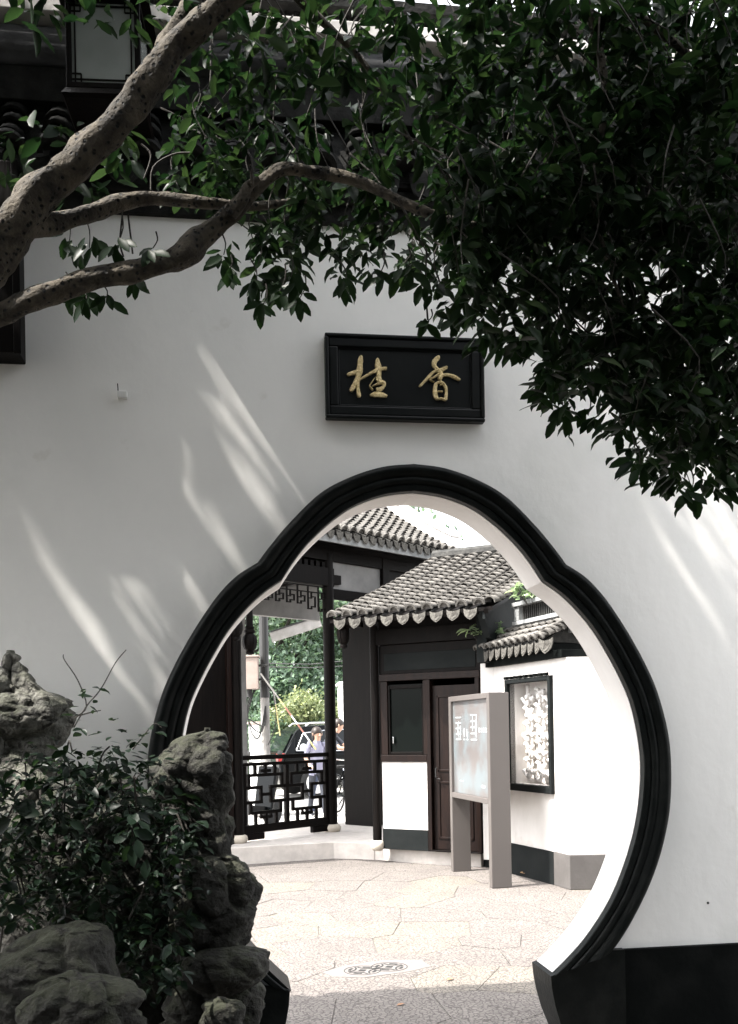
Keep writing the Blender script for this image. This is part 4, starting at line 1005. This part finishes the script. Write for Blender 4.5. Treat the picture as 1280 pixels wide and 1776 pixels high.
def head_bits(root, J, long_hair):
    h = Vector(J['head1'][0]); b = MB()
    prof = []
    for i in range(9):
        t = -.5 + i / 8 * 2.05; prof.append((.102 * math.cos(t) if i < 8 else .01, .112 * math.sin(t)))
    b.lathe(prof, (0, 0, 0), 16, M=Matrix.Translation(h + Vector((-.025, 0, .015))) @ Matrix.Rotation(-.45, 4, 'Y'))
    if long_hair: b.lathe([(.03, -.14), (.075, -.10), (.09, -.02), (.08, .06)], (0, 0, 0), 14, M=Matrix.Translation(h + Vector((-.05, 0, -.01))))
    b.build('hair', 'hair', root, smooth=True)
    MB().lathe([(.003, .03), (.012, .01), (.02, -.015), (.01, -.024)], (0, 0, 0), 8, M=Matrix.Translation(h + Vector((.092, 0, -.03)))).build('nose', 'skin', root)
    for s in (-1, 1):
        MB().lathe([(.004, -.03), (.012, -.01), (.014, .015), (.006, .03)], (0, 0, 0), 8, M=Matrix.Translation(h + Vector((0, .09 * s, -.015)))).build('ear', 'skin', root)
        MB().lathe([(.002, -.007), (.010, 0), (.002, .007)], (0, 0, 0), 8, M=Matrix.Translation(h + Vector((.083, .032 * s, .005)))).build('eye', 'hair', root)
    MB().box(-.004, .006, -.022, .022, -.004, .004, Matrix.Translation(h + Vector((.082, 0, -.065)))).build('mouth', 'redwood', root)
JW = joints(1.60, .03, dict(l=((.02, .24, 1.14), (.16, .20, .98), (.24, .18, .97)), r=((.0, -.24, 1.14), (.14, -.2, .96), (.22, -.18, .95))), .12)
wo = person(cframe(-.965, 17.8, .5, -.86, -.01), JW, BE, 'shirt', 'dark_cloth', 'woman in a lavender grey top walking along the street beside the car')
head_bits(wo, JW, True)
bg = MB().tube(smooth_path([(-.02, -.14, 1.36), (-.13, -.10, 1.28), (-.16, -.1, 1.05), (-.08, -.1, .98)], 4), .02, 6).tube(smooth_path([(-.02, .14, 1.36), (-.13, .10, 1.28), (-.16, .1, 1.05), (-.08, .1, .98)], 4), .02, 6); bg.build('shoulder_straps', 'dark_cloth', wo)
JMn = joints(1.76, .28, dict(l=((.46, .22, 1.20), (.66, .16, 1.19), (.74, .14, 1.17)), r=((.44, -.24, 1.17), (.66, -.16, 1.16), (.74, -.14, 1.14))), .16, 1.08)
ma = person(cframe(-.97, 18.6, .985, -.17, -.01), JMn, BE, 'dark_cloth', 'blue', 'man in dark clothes leaning forward with both hands on the bicycle')
head_bits(ma, JMn, False)

# ---- bicycle
bi = empty('bicycle', cframe(-.40, 18.1, .45, -.89, -.01), label='black bicycle held by the man in front of the car', cat='bicycle')
def bwheel(x):
    t = MB(); n = 28
    t.tube([(x + .33 * math.cos(2 * math.pi * i / n), 0, .345 + .33 * math.sin(2 * math.pi * i / n)) for i in range(n + 1)], .018, 7, cap=False)
    o = t.build('wheel', 'rubber', bi, smooth=True); s = MB()
    for i in range(14):
        a = 2 * math.pi * i / 14; s.tube([(x, .02 * (-1) ** i, .345), (x + .315 * math.cos(a), 0, .345 + .315 * math.sin(a))], .003, 4)
    s.tube([(x, -.05, .345), (x, .05, .345)], .02, 8); s.build('spokes', 'metal', o)
    MB().tube([(x + .375 * math.cos(a), 0, .345 + .375 * math.sin(a)) for a in [.2 + .2 * i for i in range(14)]], .016, 6).build('mudguard', 'carblack', bi)
bwheel(.52); bwheel(-.52)
fb = MB()
for a, b in (((-.08, 0, .32), (-.20, 0, .80)), ((-.08, 0, .32), (.34, 0, .72)), ((-.18, 0, .74), (.32, 0, .80)), ((.52, .05, .345), (.36, .0, .70)), ((.52, -.05, .345), (.36, .0, .70)), ((.36, 0, .68), (.29, 0, .96)), ((-.52, .05, .345), (-.08, .03, .32)), ((-.52, -.05, .345), (-.08, -.03, .32)), ((-.52, .05, .345), (-.19, .02, .76)), ((-.52, -.05, .345), (-.19, -.02, .76))): fb.tube([a, b], .016, 8)
fb.build('frame', 'carblack', bi)
MB().tube(smooth_path([(.10, .30, 1.02), (.22, .28, 1.02), (.30, .1, 1.0), (.29, 0, .97), (.30, -.1, 1.0), (.22, -.28, 1.02), (.10, -.30, 1.02)], 3), .014, 7).build('handlebar', 'chrome', bi)
MB().add([(-.36, -.10, .90), (-.36, .10, .90), (-.18, .09, .89), (-.04, .02, .90), (-.04, -.02, .90), (-.18, -.09, .89), (-.36, -.1, .84), (-.36, .1, .84), (-.05, 0, .86)], [(0, 1, 2, 5), (5, 2, 3, 4), (0, 6, 7, 1), (1, 7, 8, 3, 2), (0, 5, 4, 8, 6), (3, 8, 4), (6, 8, 7)]).build('saddle', 'rubber', bi, bev=.015)
MB().tube([(-.20, 0, .78), (-.22, 0, .87)], .013, 7).build('seat_post', 'chrome', bi)
bk = MB()
for z in (.72, .80, .88): bk.tube([(.42, -.15, z), (.70, -.15, z), (.70, .15, z), (.42, .15, z), (.42, -.15, z)], .006, 5)
for x, y in [(.42 + .07 * i, s) for i in range(5) for s in (-.15, .15)] + [(.70, -.15 + .075 * i) for i in range(5)] + [(.42, -.15 + .075 * i) for i in range(5)]: bk.tube([(x, y, .70), (x, y, .90)], .004, 4)
bk.build('basket', 'metal', bi)
MB().tube([(-.08, -.06, .32), (-.08, -.16, .18)], .01, 6).tube([(-.08, .06, .32), (-.08, .16, .46)], .01, 6).build('cranks', 'metal', bi)
MB().tube([(-.3, .08, .3), (-.34, .2, .01)], .009, 6).build('kickstand', 'metal', bi)

# ---- parked scooter behind the railing
sc = empty('scooter', cframe(-1.95, 15.6, .55, .83, -.01), label='dark parked scooter seen through the lattice railing', cat='scooter')
def sw(x):
    o = MB().lathe([(.13, -.05), (.21, -.045), (.23, 0), (.21, .045), (.13, .05)], n=20, M=Matrix.Translation((x, 0, .23)) @ Matrix.Rotation(math.pi / 2, 4, 'X')).build('wheel', 'rubber', sc)
    MB().lathe([(.12, -.03), (.128, 0), (.12, .03)], n=16, M=Matrix.Translation((x, 0, .23)) @ Matrix.Rotation(math.pi / 2, 4, 'X')).build('rim', 'chrome', o)
sw(-.6); sw(.6)
loft([[(x, y * s, z) for x, z in [(-.85, .62), (-.8, .78), (-.2, .76), (-.08, .40), (.35, .34), (.35, .26), (-.1, .24), (-.45, .34), (-.7, .45)]] for y, s in ((-.14, .8), (-.12, 1), (.12, 1), (.14, .8))]).build('body', 'carblack', sc, bev=.03)
MB().prism([(.35, .26), (.40, .26), (.62, .95), (.50, 1.0)], lambda x, z: (x, -.19, z), lambda x, z: (x, .19, z)).build('leg_shield', 'carblack', sc, bev=.03)
part('seat', 'rubber', sc, -.78, -.15, -.13, .13, .77, .86, .03)
MB().tube([(.6, 0, .23), (.52, 0, .98)], .03, 8).build('fork', 'metal', sc); MB().tube([(.42, -.32, 1.05), (.5, -.1, 1.02), (.5, .1, 1.02), (.42, .32, 1.05)], .016, 7).build('handlebar', 'metal', sc)
MB().lathe([(.02, -.03), (.07, -.02), (.075, .02), (.06, .03)], n=16, M=Matrix.Translation((.57, 0, .93)) @ Matrix.Rotation(math.pi / 2, 4, 'Y')).build('headlight', 'white', sc)
for s in (-1, 1): MB().lathe([(.01, -.006), (.05, 0), (.01, .006)], n=14, M=Matrix.Translation((.42, .33 * s, 1.2)) @ Matrix.Rotation(math.pi / 2, 4, 'Y')).tube([(.42, .33 * s, 1.19), (.44, .28 * s, 1.05)], .006, 5).build('mirror', 'metal', sc)

# ================================================================== ROCKERY
def rock(label, rows, d, depth=.75, seed=0, amp=.035, m='rock'):
    """rows: (image y, left x, right x) of the stone's outline at camera distance d, top first"""
    R_ = [(at(xl, y, d), at(xr, y, d)) for y, xl, xr in rows]
    cs = [((a + b) / 2, (b - a).length / 2) for a, b in R_]
    P = smooth_path([(c.x, c.y, c.z) for c, r in cs], 8); Q = smooth_path([(r, 0, 0) for c, r in cs], 8)
    P = [P[0] + Vector((0, 0, .012))] + P; Q = [Vector((Q[0].x * .45, 0, 0))] + Q
    n = 64; b = MB(); base = Vector(P[-1]); sd = Vector((seed * 7.3, seed * 3.1, seed * 5.7))
    o0 = Vector((P[-1].x, P[-1].y, P[-1].z))
    for i, (p, r) in enumerate(zip(P, Q)):
        rr = max(r.x, .012)
        for j in range(n):
            t = 2 * math.pi * j / n; c, s = math.cos(t), math.sin(t)
            ex = 2 / 2.5; c2 = math.copysign(abs(c) ** ex, c); s2 = math.copysign(abs(s) ** ex, s)
            v = RT * (c2 * rr) + FW * (s2 * max(rr * depth, .02))
            w = p + v
            f1 = noise.noise((w + sd) * 4.0); f2 = noise.noise((w + sd) * 10.0); f3 = abs(noise.noise((w + sd) * 5.5 + Vector((9, 2, 4)))); f4 = noise.noise((w + sd) * 24)
            f5 = abs(noise.noise((w + sd) * 13 + Vector((3, 8, 1)))); f6 = noise.noise((w + sd) * 50)
            k = amp * (1.1 * f1 + .6 * f2 + .3 * f4 + .12 * f6 - 1.2 * max(0, .2 - f3) / .2 - .55 * max(0, .16 - f5) / .16)
            k *= min(1, rr / .1)
            dirn = (v.normalized() + Vector((0, 0, .25 * f1))).normalized()
            b.v.append(tuple(w + dirn * k - o0))
    nr = len(P)
    for i in range(nr - 1):
        for j in range(n): b.f.append((i * n + j, i * n + (j + 1) % n, (i + 1) * n + (j + 1) % n, (i + 1) * n + j))
    b.f += [tuple(range(n)), tuple(range((nr - 1) * n, nr * n))]
    o = b.build('garden_rock', m, None, smooth=True, label=label, cat='rock', group='rockery stones'); o.matrix_basis = Matrix.Translation(o0)
    return o
rock('tall pointed sunlit lake stone against the wall at the far left', [(1133, 12, 24), (1145, 2, 42), (1170, -20, 54), (1195, -40, 78), (1215, -60, 118), (1235, -70, 128), (1262, -80, 120), (1300, -90, 105), (1340, -110, 120), (1420, -130, 160), (1560, -140, 200), (1850, -150, 240)], 4.25, .6, 1, .045, 'rocksunlit')
rock('upright rounded stone with moss cap standing before the gate jamb', [(1267, 354, 366), (1271, 336, 384), (1281, 316, 397), (1300, 290, 407), (1325, 268, 412), (1360, 262, 408), (1400, 280, 404), (1440, 290, 408), (1480, 285, 414), (1505, 290, 418), (1530, 300, 400), (1560, 320, 380)], 4.0, .7, 2, .03)
rock('knobbly dark stone stacked below the upright stone', [(1478, 360, 388), (1490, 335, 412), (1515, 318, 436), (1545, 310, 446), (1575, 300, 443), (1600, 300, 437), (1630, 300, 432), (1650, 310, 415), (1680, 320, 400)], 3.93, .75, 3, .035)
rock('flat ledge stone jutting out towards the gate opening', [(1648, 350, 440), (1655, 330, 463), (1668, 315, 467), (1684, 310, 466), (1700, 318, 452), (1716, 335, 425), (1726, 350, 400)], 3.82, .8, 4, .018)
rock('low dark stone under the flat ledge', [(1700, 320, 440), (1715, 300, 462), (1740, 290, 458), (1770, 285, 452), (1830, 280, 450), (1900, 280, 450)], 3.9, .7, 5, .03)
rock('big smooth boulder in the bottom left corner', [(1604, 110, 160), (1612, 60, 185), (1635, 15, 197), (1665, -15, 202), (1700, -30, 205), (1760, -40, 215), (1850, -40, 220), (1950, -40, 230)], 3.35, .8, 6, .025)
rock('low grey stone in front of the corner boulder', [(1690, 100, 150), (1700, 70, 200), (1725, 40, 238), (1760, 30, 246), (1850, 20, 250), (1950, 20, 250)], 3.15, .7, 7, .03)
rock('stone core of the rockery half hidden by the vine', [(1345, 120, 200), (1380, 60, 270), (1440, 10, 310), (1520, -20, 325), (1620, -30, 330), (1760, -40, 330), (1900, -40, 330)], 4.12, .45, 8, .05)
rock('small pale broken stone at the bottom edge under the ledge', [(1736, 365, 400), (1742, 352, 418), (1760, 348, 424), (1800, 345, 424), (1880, 345, 425)], 3.6, .7, 9, .015)

# ---- vine over the rockery
VINE = [(0, 1335), (60, 1312), (120, 1295), (175, 1285), (225, 1300), (265, 1325), (300, 1345), (335, 1400), (345, 1470), (335, 1560), (325, 1650), (300, 1720), (240, 1700), (200, 1640), (90, 1600), (0, 1580)]
def inside(p, poly):
    x, y = p; c = False
    for i in range(len(poly)):
        x1, y1 = poly[i]; x2, y2 = poly[i - 1]
        if (y1 > y) != (y2 > y) and x < (x2 - x1) * (y - y1) / (y2 - y1) + x1: c = not c
    return c
vine = empty('vine', Matrix.Translation(at(170, 1800, 3.85)), label='dark leafy vine sprawling over the rockery stones', cat='vine')
v0 = vine.matrix_basis.translation
arr, vt = [], MB()
def vpt():
    while True:
        q = (random.uniform(-40, 350), random.uniform(1245, 1730))
        if inside((max(q[0], 1), q[1]), VINE): return q
for i in range(430):
    q = vpt(); d = random.uniform(3.45, 3.95) if random.random() < .8 else random.uniform(3.9, 4.2)
    p = at(*q, d) - v0
    arr.append(sprig(p, random.randint(4, 8), random.choice((.042, .05, .062)), .35, axis=(0, -.5, 0), spread=.06))
    if i % 3 == 0:
        e = p + Vector((random.uniform(-.1, .1), random.uniform(.05, .2), random.uniform(-.25, .1))); vt.tube(smooth_path([p, (p + e) / 2 + Vector((0, 0, .04)), e], 3), .0035, 5)
for (x, y, dx, dy, ln) in ((140, 1250, 20, -60, .05), (165, 1300, 40, -40, .05), (230, 1290, 30, -30, .045), (395 - 130, 1330, 10, -20, .05), (100, 1330, -30, -30, .05)):
    for t in (0, .5, 1): arr.append(sprig(at(x + dx * t, y + dy * t, 3.8) - v0, 5, ln, .2, spread=.04))
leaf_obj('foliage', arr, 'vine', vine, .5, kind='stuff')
# bare shoots rising against the wall
for pts in ([(130, 1245), (150, 1225), (135, 1180), (112, 1145), (110, 1135)], [(128, 1262), (150, 1225), (175, 1195), (200, 1150), (219, 1127)], [(230, 1300), (250, 1275), (268, 1255), (280, 1262)], [(140, 1240), (160, 1235), (175, 1232)]):
    vt.tube(smooth_path([at(x, y, 3.95) - v0 for x, y in pts], 4), [.0035 - .0015 * i / (4 * (len(pts) - 1)) for i in range(4 * (len(pts) - 1) + 1)], 5)
vt.build('stems', 'twig', vine, kind='stuff')
hero = leaf_mesh('leaf', [(0, 0, 0)], [(0, 1, 0)], [(0, 0, 1)], [1.0], 'vine', .5)
def leaf_at(parent, me, px, py, d, L, ang, tilt=0., o0=Vector((0, 0, 0)), name='leaf'):
    """a single leaf hanging at a point: ang = direction of its tip in the picture plane, degrees clockwise from right"""
    a = math.radians(ang); y = (RT * math.cos(a) + Vector((0, 0, -math.sin(a))) + FW * tilt).normalized()
    z = (-FW + Vector((0, 0, .35)) + RT * random.uniform(-.4, .4)); x = y.cross(z).normalized(); z = x.cross(y)
    p = at(px, py, d) - o0
    M = Matrix(((x.x, y.x, z.x, p.x), (x.y, y.y, z.y, p.y), (x.z, y.z, z.z, p.z), (0, 0, 0, 1))) @ Matrix.Scale(L, 4)
    return inst(name, me, parent, M)
for (x, y, L, a) in ((225, 1445, .07, 150), (232, 1440, .075, 30), (238, 1455, .07, 75), (232, 1465, .08, 100), (30, 1405, .085, 5), (20, 1420, .11, 150), (15, 1590, .06, 160), (30, 1600, .06, 140), (10, 1570, .07, 20), (120, 1425, .06, 30), (60, 1390, .06, 170), (300, 1368, .04, 20), (310, 1410, .04, 200), (180, 1490, .06, 80), (255, 1490, .07, 100)):
    leaf_at(vine, hero, x, y, 3.42, L, a + random.uniform(-8, 8), random.uniform(-.4, .2), v0)

# ================================================================== OSMANTHUS TREE
base = at(-250, 780, 3.3)
tree = empty('osmanthus_tree', Matrix.Translation((base.x, base.y, 0)), label='osmanthus tree with pitted pale branches and dark drooping foliage over the gate', cat='tree')
t0 = Vector((base.x, base.y, 0))
bt = MB()
def branch(pts, n=20, wob=.3, k=9, b=None):
    P = smooth_path([at(x, y, d) - t0 for x, y, d, r in pts], k); Rr = [q.x * .68 for q in smooth_path([(r, 0, 0) for *_, r in pts], k)]
    (b or bt).tube(P, Rr, n, wob=wob)
gp_ = [Vector((0, 0, -.05)), Vector((.02, 0, .5)), Vector((-.03, .03, 1.1)), at(-250, 780, 3.3) - t0, at(-150, 640, 3.3) - t0]
bt.tube(smooth_path(gp_, 5), [.17 - .004 * i for i in range(21)], 18, wob=.2)
branch([(-230, 760, 3.3, .115), (-90, 560, 3.3, .115), (0, 430, 3.25, .098), (60, 345, 3.22, .088), (110, 300, 3.2, .082), (190, 225, 3.15, .074), (250, 155, 3.12, .072), (300, 85, 3.1, .070), (370, 20, 3.05, .055), (480, -80, 3.0, .05), (640, -220, 2.9, .035)], 20)
branch([(255, 150, 3.12, .05), (290, 85, 3.16, .052), (330, 15, 3.2, .048), (400, -90, 3.25, .04), (420, -260, 3.3, .02)], 16)
branch([(30, 400, 3.22, .05), (90, 388, 3.3, .046), (150, 372, 3.35, .042), (210, 352, 3.4, .040), (270, 343, 3.42, .034), (370, 353, 3.45, .028), (450, 358, 3.5, .022), (540, 345, 3.55, .014)], 14)
branch([(-230, 760, 3.3, .08), (-80, 580, 3.3, .058), (0, 545, 3.28, .054), (60, 520, 3.25, .052), (130, 495, 3.25, .052), (210, 474, 3.25, .050), (290, 455, 3.25, .050), (325, 438, 3.25, .062), (345, 415, 3.25, .052), (375, 390, 3.25, .044), (410, 362, 3.25, .042), (440, 330, 3.25, .036), (485, 294, 3.25, .030), (540, 297, 3.28, .028), (620, 314, 3.3, .026), (700, 352, 3.3, .024), (780, 383, 3.3, .022), (850, 390, 3.3, .02), (930, 352, 3.35, .016), (1000, 332, 3.4, .012), (1120, 340, 3.5, .006)], 18)
branch([(400, 372, 3.22, .03), (420, 345, 3.2, .028), (432, 322, 3.2, .024), (450, 310, 3.2, .012)], 12)
branch([(438, 322, 3.18, .008), (436, 300, 3.17, .007), (433, 285, 3.16, .006)], 8, .1)
branch([(480, -80, 3.0, .04), (700, -120, 3.1, .04), (950, -60, 3.2, .03), (1150, 60, 3.3, .02), (1300, 200, 3.4, .01)], 12)
branch([(640, -220, 2.9, .035), (900, -300, 2.9, .03), (1200, -260, 3.0, .02)], 10)
branch([(430, -100, 3.0, .03), (520, 0, 3.2, .022), (640, 120, 3.4, .014), (720, 260, 3.5, .008)], 10)
branch([(1000, -50, 3.2, .025), (1050, 150, 3.2, .018), (1030, 350, 3.2, .012), (1090, 560, 3.2, .007)], 10)
bt.build('trunk', 'bark', tree, smooth=True)

# streaks of sunlight on the wall come through gaps of the crown: no leaf grows across these sun rays
STREAK = [(155, 540, 200, 620, 7), (217, 655, 272, 760, 8), (268, 750, 345, 862, 11), (290, 735, 352, 850, 5), (362, 872, 420, 965, 9), (376, 695, 450, 818, 10), (392, 672, 440, 720, 13), (430, 700, 478, 775, 11), (475, 775, 532, 862, 11), (476, 690, 522, 765, 7), (506, 672, 560, 745, 12), (550, 735, 605, 815, 13), (430, 842, 474, 900, 5), (188, 932, 240, 1010, 8), (178, 962, 225, 1040, 6), (225, 1040, 262, 1120, 8), (250, 1100, 292, 1185, 9), (200, 1030, 240, 1110, 7), (240, 1115, 280, 1200, 7), (280, 938, 345, 1045, 12), (75, 950, 95, 985, 5), (100, 1010, 140, 1070, 4), (170, 1085, 200, 1140, 5), (1032, 925, 1086, 985, 5), (1112, 872, 1160, 950, 6), (1165, 960, 1240, 1080, 4), (1215, 920, 1280, 1020, 5)]
SEG = []
for x0, y0, x1, y1, w in STREAK:
    a, b = on_y(x0, y0, 0), on_y(x1, y1, 0); SEG.append((a.x, a.z, b.x, b.z, w / 355. * .66))
SEG = np.array(SEG)
LIT = [at(x, y, d) for x, y, d in ((15, 400, 3.2), (45, 360, 3.15), (75, 325, 3.12), (105, 295, 3.12), (140, 265, 3.1), (300, 60, 3.05), (60, 505, 3.2), (100, 490, 3.2), (150, 478, 3.2), (200, 465, 3.2), (250, 455, 3.2), (205, 345, 3.35), (180, 355, 3.35), (425, 335, 3.2), (450, 312, 3.2), (20, 1230, 4.1), (15, 1270, 4.1), (30, 1200, 4.15), (430, 1665, 3.7), (400, 1670, 3.7), (320, 1290, 3.9))] + [on_y(x, 92, -.05) for x in range(470, 800, 22)] + [on_y(x, 60, -.05) for x in range(20, 110, 20)] + [at(x, y, d) for x, y, d in ((690, 90, 3.5), (745, 130, 3.6), (760, 190, 3.5), (700, 260, 3.6), (650, 280, 3.5), (600, 200, 3.6), (540, 130, 3.5), (860, 300, 3.6), (820, 130, 3.4), (920, 90, 3.5), (1000, 200, 3.6), (480, 60, 3.4), (700, 420, 3.7))] + [at(x, y, d) for x, y in ((8, 1200), (20, 1230), (10, 1260), (25, 1290), (40, 1190), (60, 1215)) for d in (3.95, 4.05, 4.15)]
Ln = np.array(LDIR)
def open_ray(P, margin=.028, ext=.2):
    """True where the leaf at P would shade one of the streaks"""
    s = -P[:, 1] / Ln[1]; T = P + Ln[None, :] * s[:, None]
    ok = np.zeros(len(P), bool)
    for ax, az, bx, bz, w in SEG:
        d = np.array([bx - ax, bz - az]); q = T[:, [0, 2]] - np.array([ax, az]); dl = np.linalg.norm(d); t = np.clip((q @ d) / (dl * dl), -ext / dl, 1 + ext / dl)
        ok |= np.linalg.norm(q - t[:, None] * d[None, :], axis=1) < w + margin
    ok &= (s > 0)
    for b in LIT:
        v = P - np.array(b)[None, :]; t = v @ -Ln
        ok |= (t > .05) & (np.linalg.norm(v + Ln[None, :] * t[:, None], axis=1) < .08 + 1.2 * margin)
    return ok
def keep(a, margin=.026, ext=.25, stay_=0.):
    mid = a[0] + a[1] * (a[3] * .5)[:, None]; k = ~open_ray(mid, margin, ext) | (rng.uniform(0, 1, len(mid)) < stay_); return tuple(x[k] for x in a)

CROWN = [(330, -60), (300, 60), (300, 330), (420, 350), (395, 440), (440, 470), (520, 540), (560, 500), (620, 498), (640, 480), (700, 490), (735, 520), (790, 555), (840, 600), (890, 605), (930, 640), (935, 690), (960, 735), (1020, 735), (1070, 765), (1110, 825), (1150, 865), (1215, 868), (1280, 845), (1400, 830), (1400, -60)]
CROWN = [(x, y - (26 if 500 < x < 1300 and y > 450 else 0)) for x, y in CROWN]
def dens(x, y):
    if y > 280 and x > 780: return 1.0
    if x > 1050: return .95
    if x > 800: return .75
    if y < 290: return .30 if x < 640 else .38
    return .60
arr, twg = [], MB(); nclu = 0
while nclu < 1750:
    x, y = random.uniform(290, 1400), random.uniform(-60, 890)
    if not inside((x, y), CROWN) or random.random() > dens(x, y): continue
    if not inside((x, min(y + 45, 895)), CROWN) and random.random() < .5: continue
    d = random.uniform(3.4, 4.0) if (x < 760 and y > 200) else random.uniform(3.0, 3.9); p = at(x, y, d) - t0; nclu += 1
    arr.append(sprig(p, random.randint(6, 10), .074, .55, spread=.05))
    if nclu % 5 == 0: twg.tube(smooth_path([p + Vector((0, 0, -.02)), p + Vector((random.uniform(-.06, .06), random.uniform(-.05, .05), .10)), p + Vector((random.uniform(-.2, .1), random.uniform(-.1, .1), .25))], 3), [.0015 + .0003 * i for i in range(7)], 5)
for i in range(38):            # thin scatter in the upper left
    p = at(random.uniform(-40, 330), random.uniform(-60, 40) if random.random() < .55 else random.uniform(200, 330), random.uniform(3.4, 4.2)) - t0
    arr.append(sprig(p, 5, .09, .5, spread=.05))
arr = [(a[0] + np.array(t0), a[1], a[2], a[3]) for a in arr]
arr = [keep(a, .02, .1) for a in arr]
arr = [(a[0] - np.array(t0), a[1], a[2], a[3]) for a in arr if len(a[0])]
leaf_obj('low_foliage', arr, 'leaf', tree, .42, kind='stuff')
# crown overhead, out of the picture: the leaves that keep the wall in shade
N = 17500
wx, wz = rng.uniform(-2.6, 3.0, N), rng.uniform(-.6, 4.2, N)
s = rng.uniform(.42, 1.25, N) / Ln[1]
P = np.stack([wx, np.zeros(N), wz], 1) - Ln[None, :] * s[:, None]
dd = (P[:, :2] - np.array(CAM)[None, :2]) @ np.array([FW.x, FW.y]); top = CAM.z + dd * 1265 / FPX + .12
la = (P[:, :2] - np.array(CAM)[None, :2]) @ np.array([RT.x, RT.y])
k = ((P[:, 2] > top) | (la < -dd * .376 - .15)) & (P[:, 2] > 2.6) & (P[:, 2] < 13.5)
qa, qb = on_y(1110, 850, 0), on_y(1290, 1140, 0)      # leaves dropped here to let a soft sun patch onto the wall
k &= ~((((wx - qa.x) * (qb.z - qa.z) - (wz - qa.z) * (qb.x - qa.x)) < 0) & (wx > qa.x - .6) & (rng.uniform(0, 1, N) < .8))
P = P[k]; N = len(P)
D = rng.normal(0, 1, (N, 3)); D[:, 2] -= .5; D /= np.linalg.norm(D, axis=1, keepdims=True); NN = rng.normal(0, .6, (N, 3)); NN[:, 2] += 1
a = keep((P, D, NN, rng.uniform(.09, .14, N)), stay_=.03)
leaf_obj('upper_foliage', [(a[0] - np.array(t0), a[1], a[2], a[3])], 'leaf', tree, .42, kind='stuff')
# unseen leaf masses added to block sky light: overhead, left and behind the viewpoint
def slab(n, lo, hi, L):
    P = rng.uniform(lo, hi, (n, 3)); D = rng.normal(0, 1, (n, 3)); D /= np.linalg.norm(D, axis=1, keepdims=True); NN = rng.normal(0, 1, (n, 3))
    a = keep((P, D, NN, rng.uniform(.8, 1.2, n) * L), .16, .45)
    dd = (a[0][:, :2] - np.array(CAM)[None, :2]) @ np.array([FW.x, FW.y]); la = (a[0][:, :2] - np.array(CAM)[None, :2]) @ np.array([RT.x, RT.y])
    vis = (dd > -.3) & (a[0][:, 2] < CAM.z + dd * 1265 / FPX + .3) & (np.abs(la) < dd * .42 + .35)
    return tuple(x[~vis] for x in a)
big = [slab(16000, (-6.5, -8.5, 5.0), (.0, -2.0, 7.5), .26), slab(18000, (-6.5, -8.8, 0), (4.5, -6.6, 6.5), .26), slab(4000, (-6.5, -8, 0), (-4.6, -1.8, 5.0), .26), slab(7000, (4.0, -8.8, 0), (5.4, -3.6, 6.5), .26)]
leaf_obj('sky_block_foliage', [(a[0] - np.array(t0), a[1], a[2], a[3]) for a in big], 'leaf', tree, .42, kind='stuff')
# single leaves of the sprays that stand out against the wall
hl_ = leaf_mesh('leaf', [(0, 0, 0)], [(0, 1, 0)], [(0, 0, 1)], [1.0], 'leaf', .40)
SPRAY = [  # (x, y of the spray tip, number of leaves, spread px)
    (120, 440, 7, 30), (155, 450, 8, 34), (205, 440, 6, 30), (125, 515, 5, 18), (150, 530, 6, 20), (235, 495, 5, 16), (185, 525, 4, 14), (265, 440, 4, 16),
    (388, 455, 6, 22), (395, 480, 5, 16), (445, 500, 6, 22), (455, 545, 6, 22), (485, 520, 7, 26), (520, 530, 6, 22), (505, 495, 6, 26), (600, 500, 6, 20), (655, 495, 6, 24), (705, 480, 6, 22), (742, 565, 5, 12), (735, 505, 5, 18),
    (790, 560, 6, 24), (850, 600, 6, 24), (905, 600, 6, 24), (945, 650, 6, 24), (940, 700, 6, 24), (975, 735, 6, 24), (1020, 735, 6, 24), (1075, 770, 6, 24), (1110, 820, 6, 24), (1150, 850, 6, 24), (1200, 865, 6, 24), (1250, 850, 6, 24), (1270, 820, 6, 24), (1180, 800, 6, 26), (1220, 780, 6, 26), (1030, 680, 6, 26), (1120, 740, 6, 26)]
for x, y, n, sp_ in SPRAY:
    d = random.uniform(3.15, 3.45); c = at(x, y - sp_ * .6, d) - t0
    up = at(x + random.uniform(-14, 14), y - sp_ * 2.4, d) - t0
    twg.tube(smooth_path([up, (up + c) / 2 + Vector((.01, 0, 0)), c], 3), [.003, .0028, .0026, .0024, .002, .002, .0018], 5)
    for i in range(n):
        a = 90 + (i - (n - 1) / 2) * 150 / n + random.uniform(-14, 14)
        leaf_at(tree, hl_, x + random.uniform(-.5, .5) * sp_, y - sp_ * random.uniform(.2, 1.2), d + random.uniform(-.06, .06), random.uniform(.056, .082), a, random.uniform(-.6, .6), t0)
for pts in ([(212, 375), (208, 420), (214, 445)], [(222, 372), (230, 440)], [(740, 430), (738, 500), (742, 555)], [(250, 310), (262, 270), (245, 250)], [(262, 330), (266, 290), (300, 268), (330, 265)]):
    twg.tube(smooth_path([at(x, y, 3.4) - t0 for x, y in pts], 4), .0035, 5)
twg.build('twigs', 'twig', tree, kind='stuff')
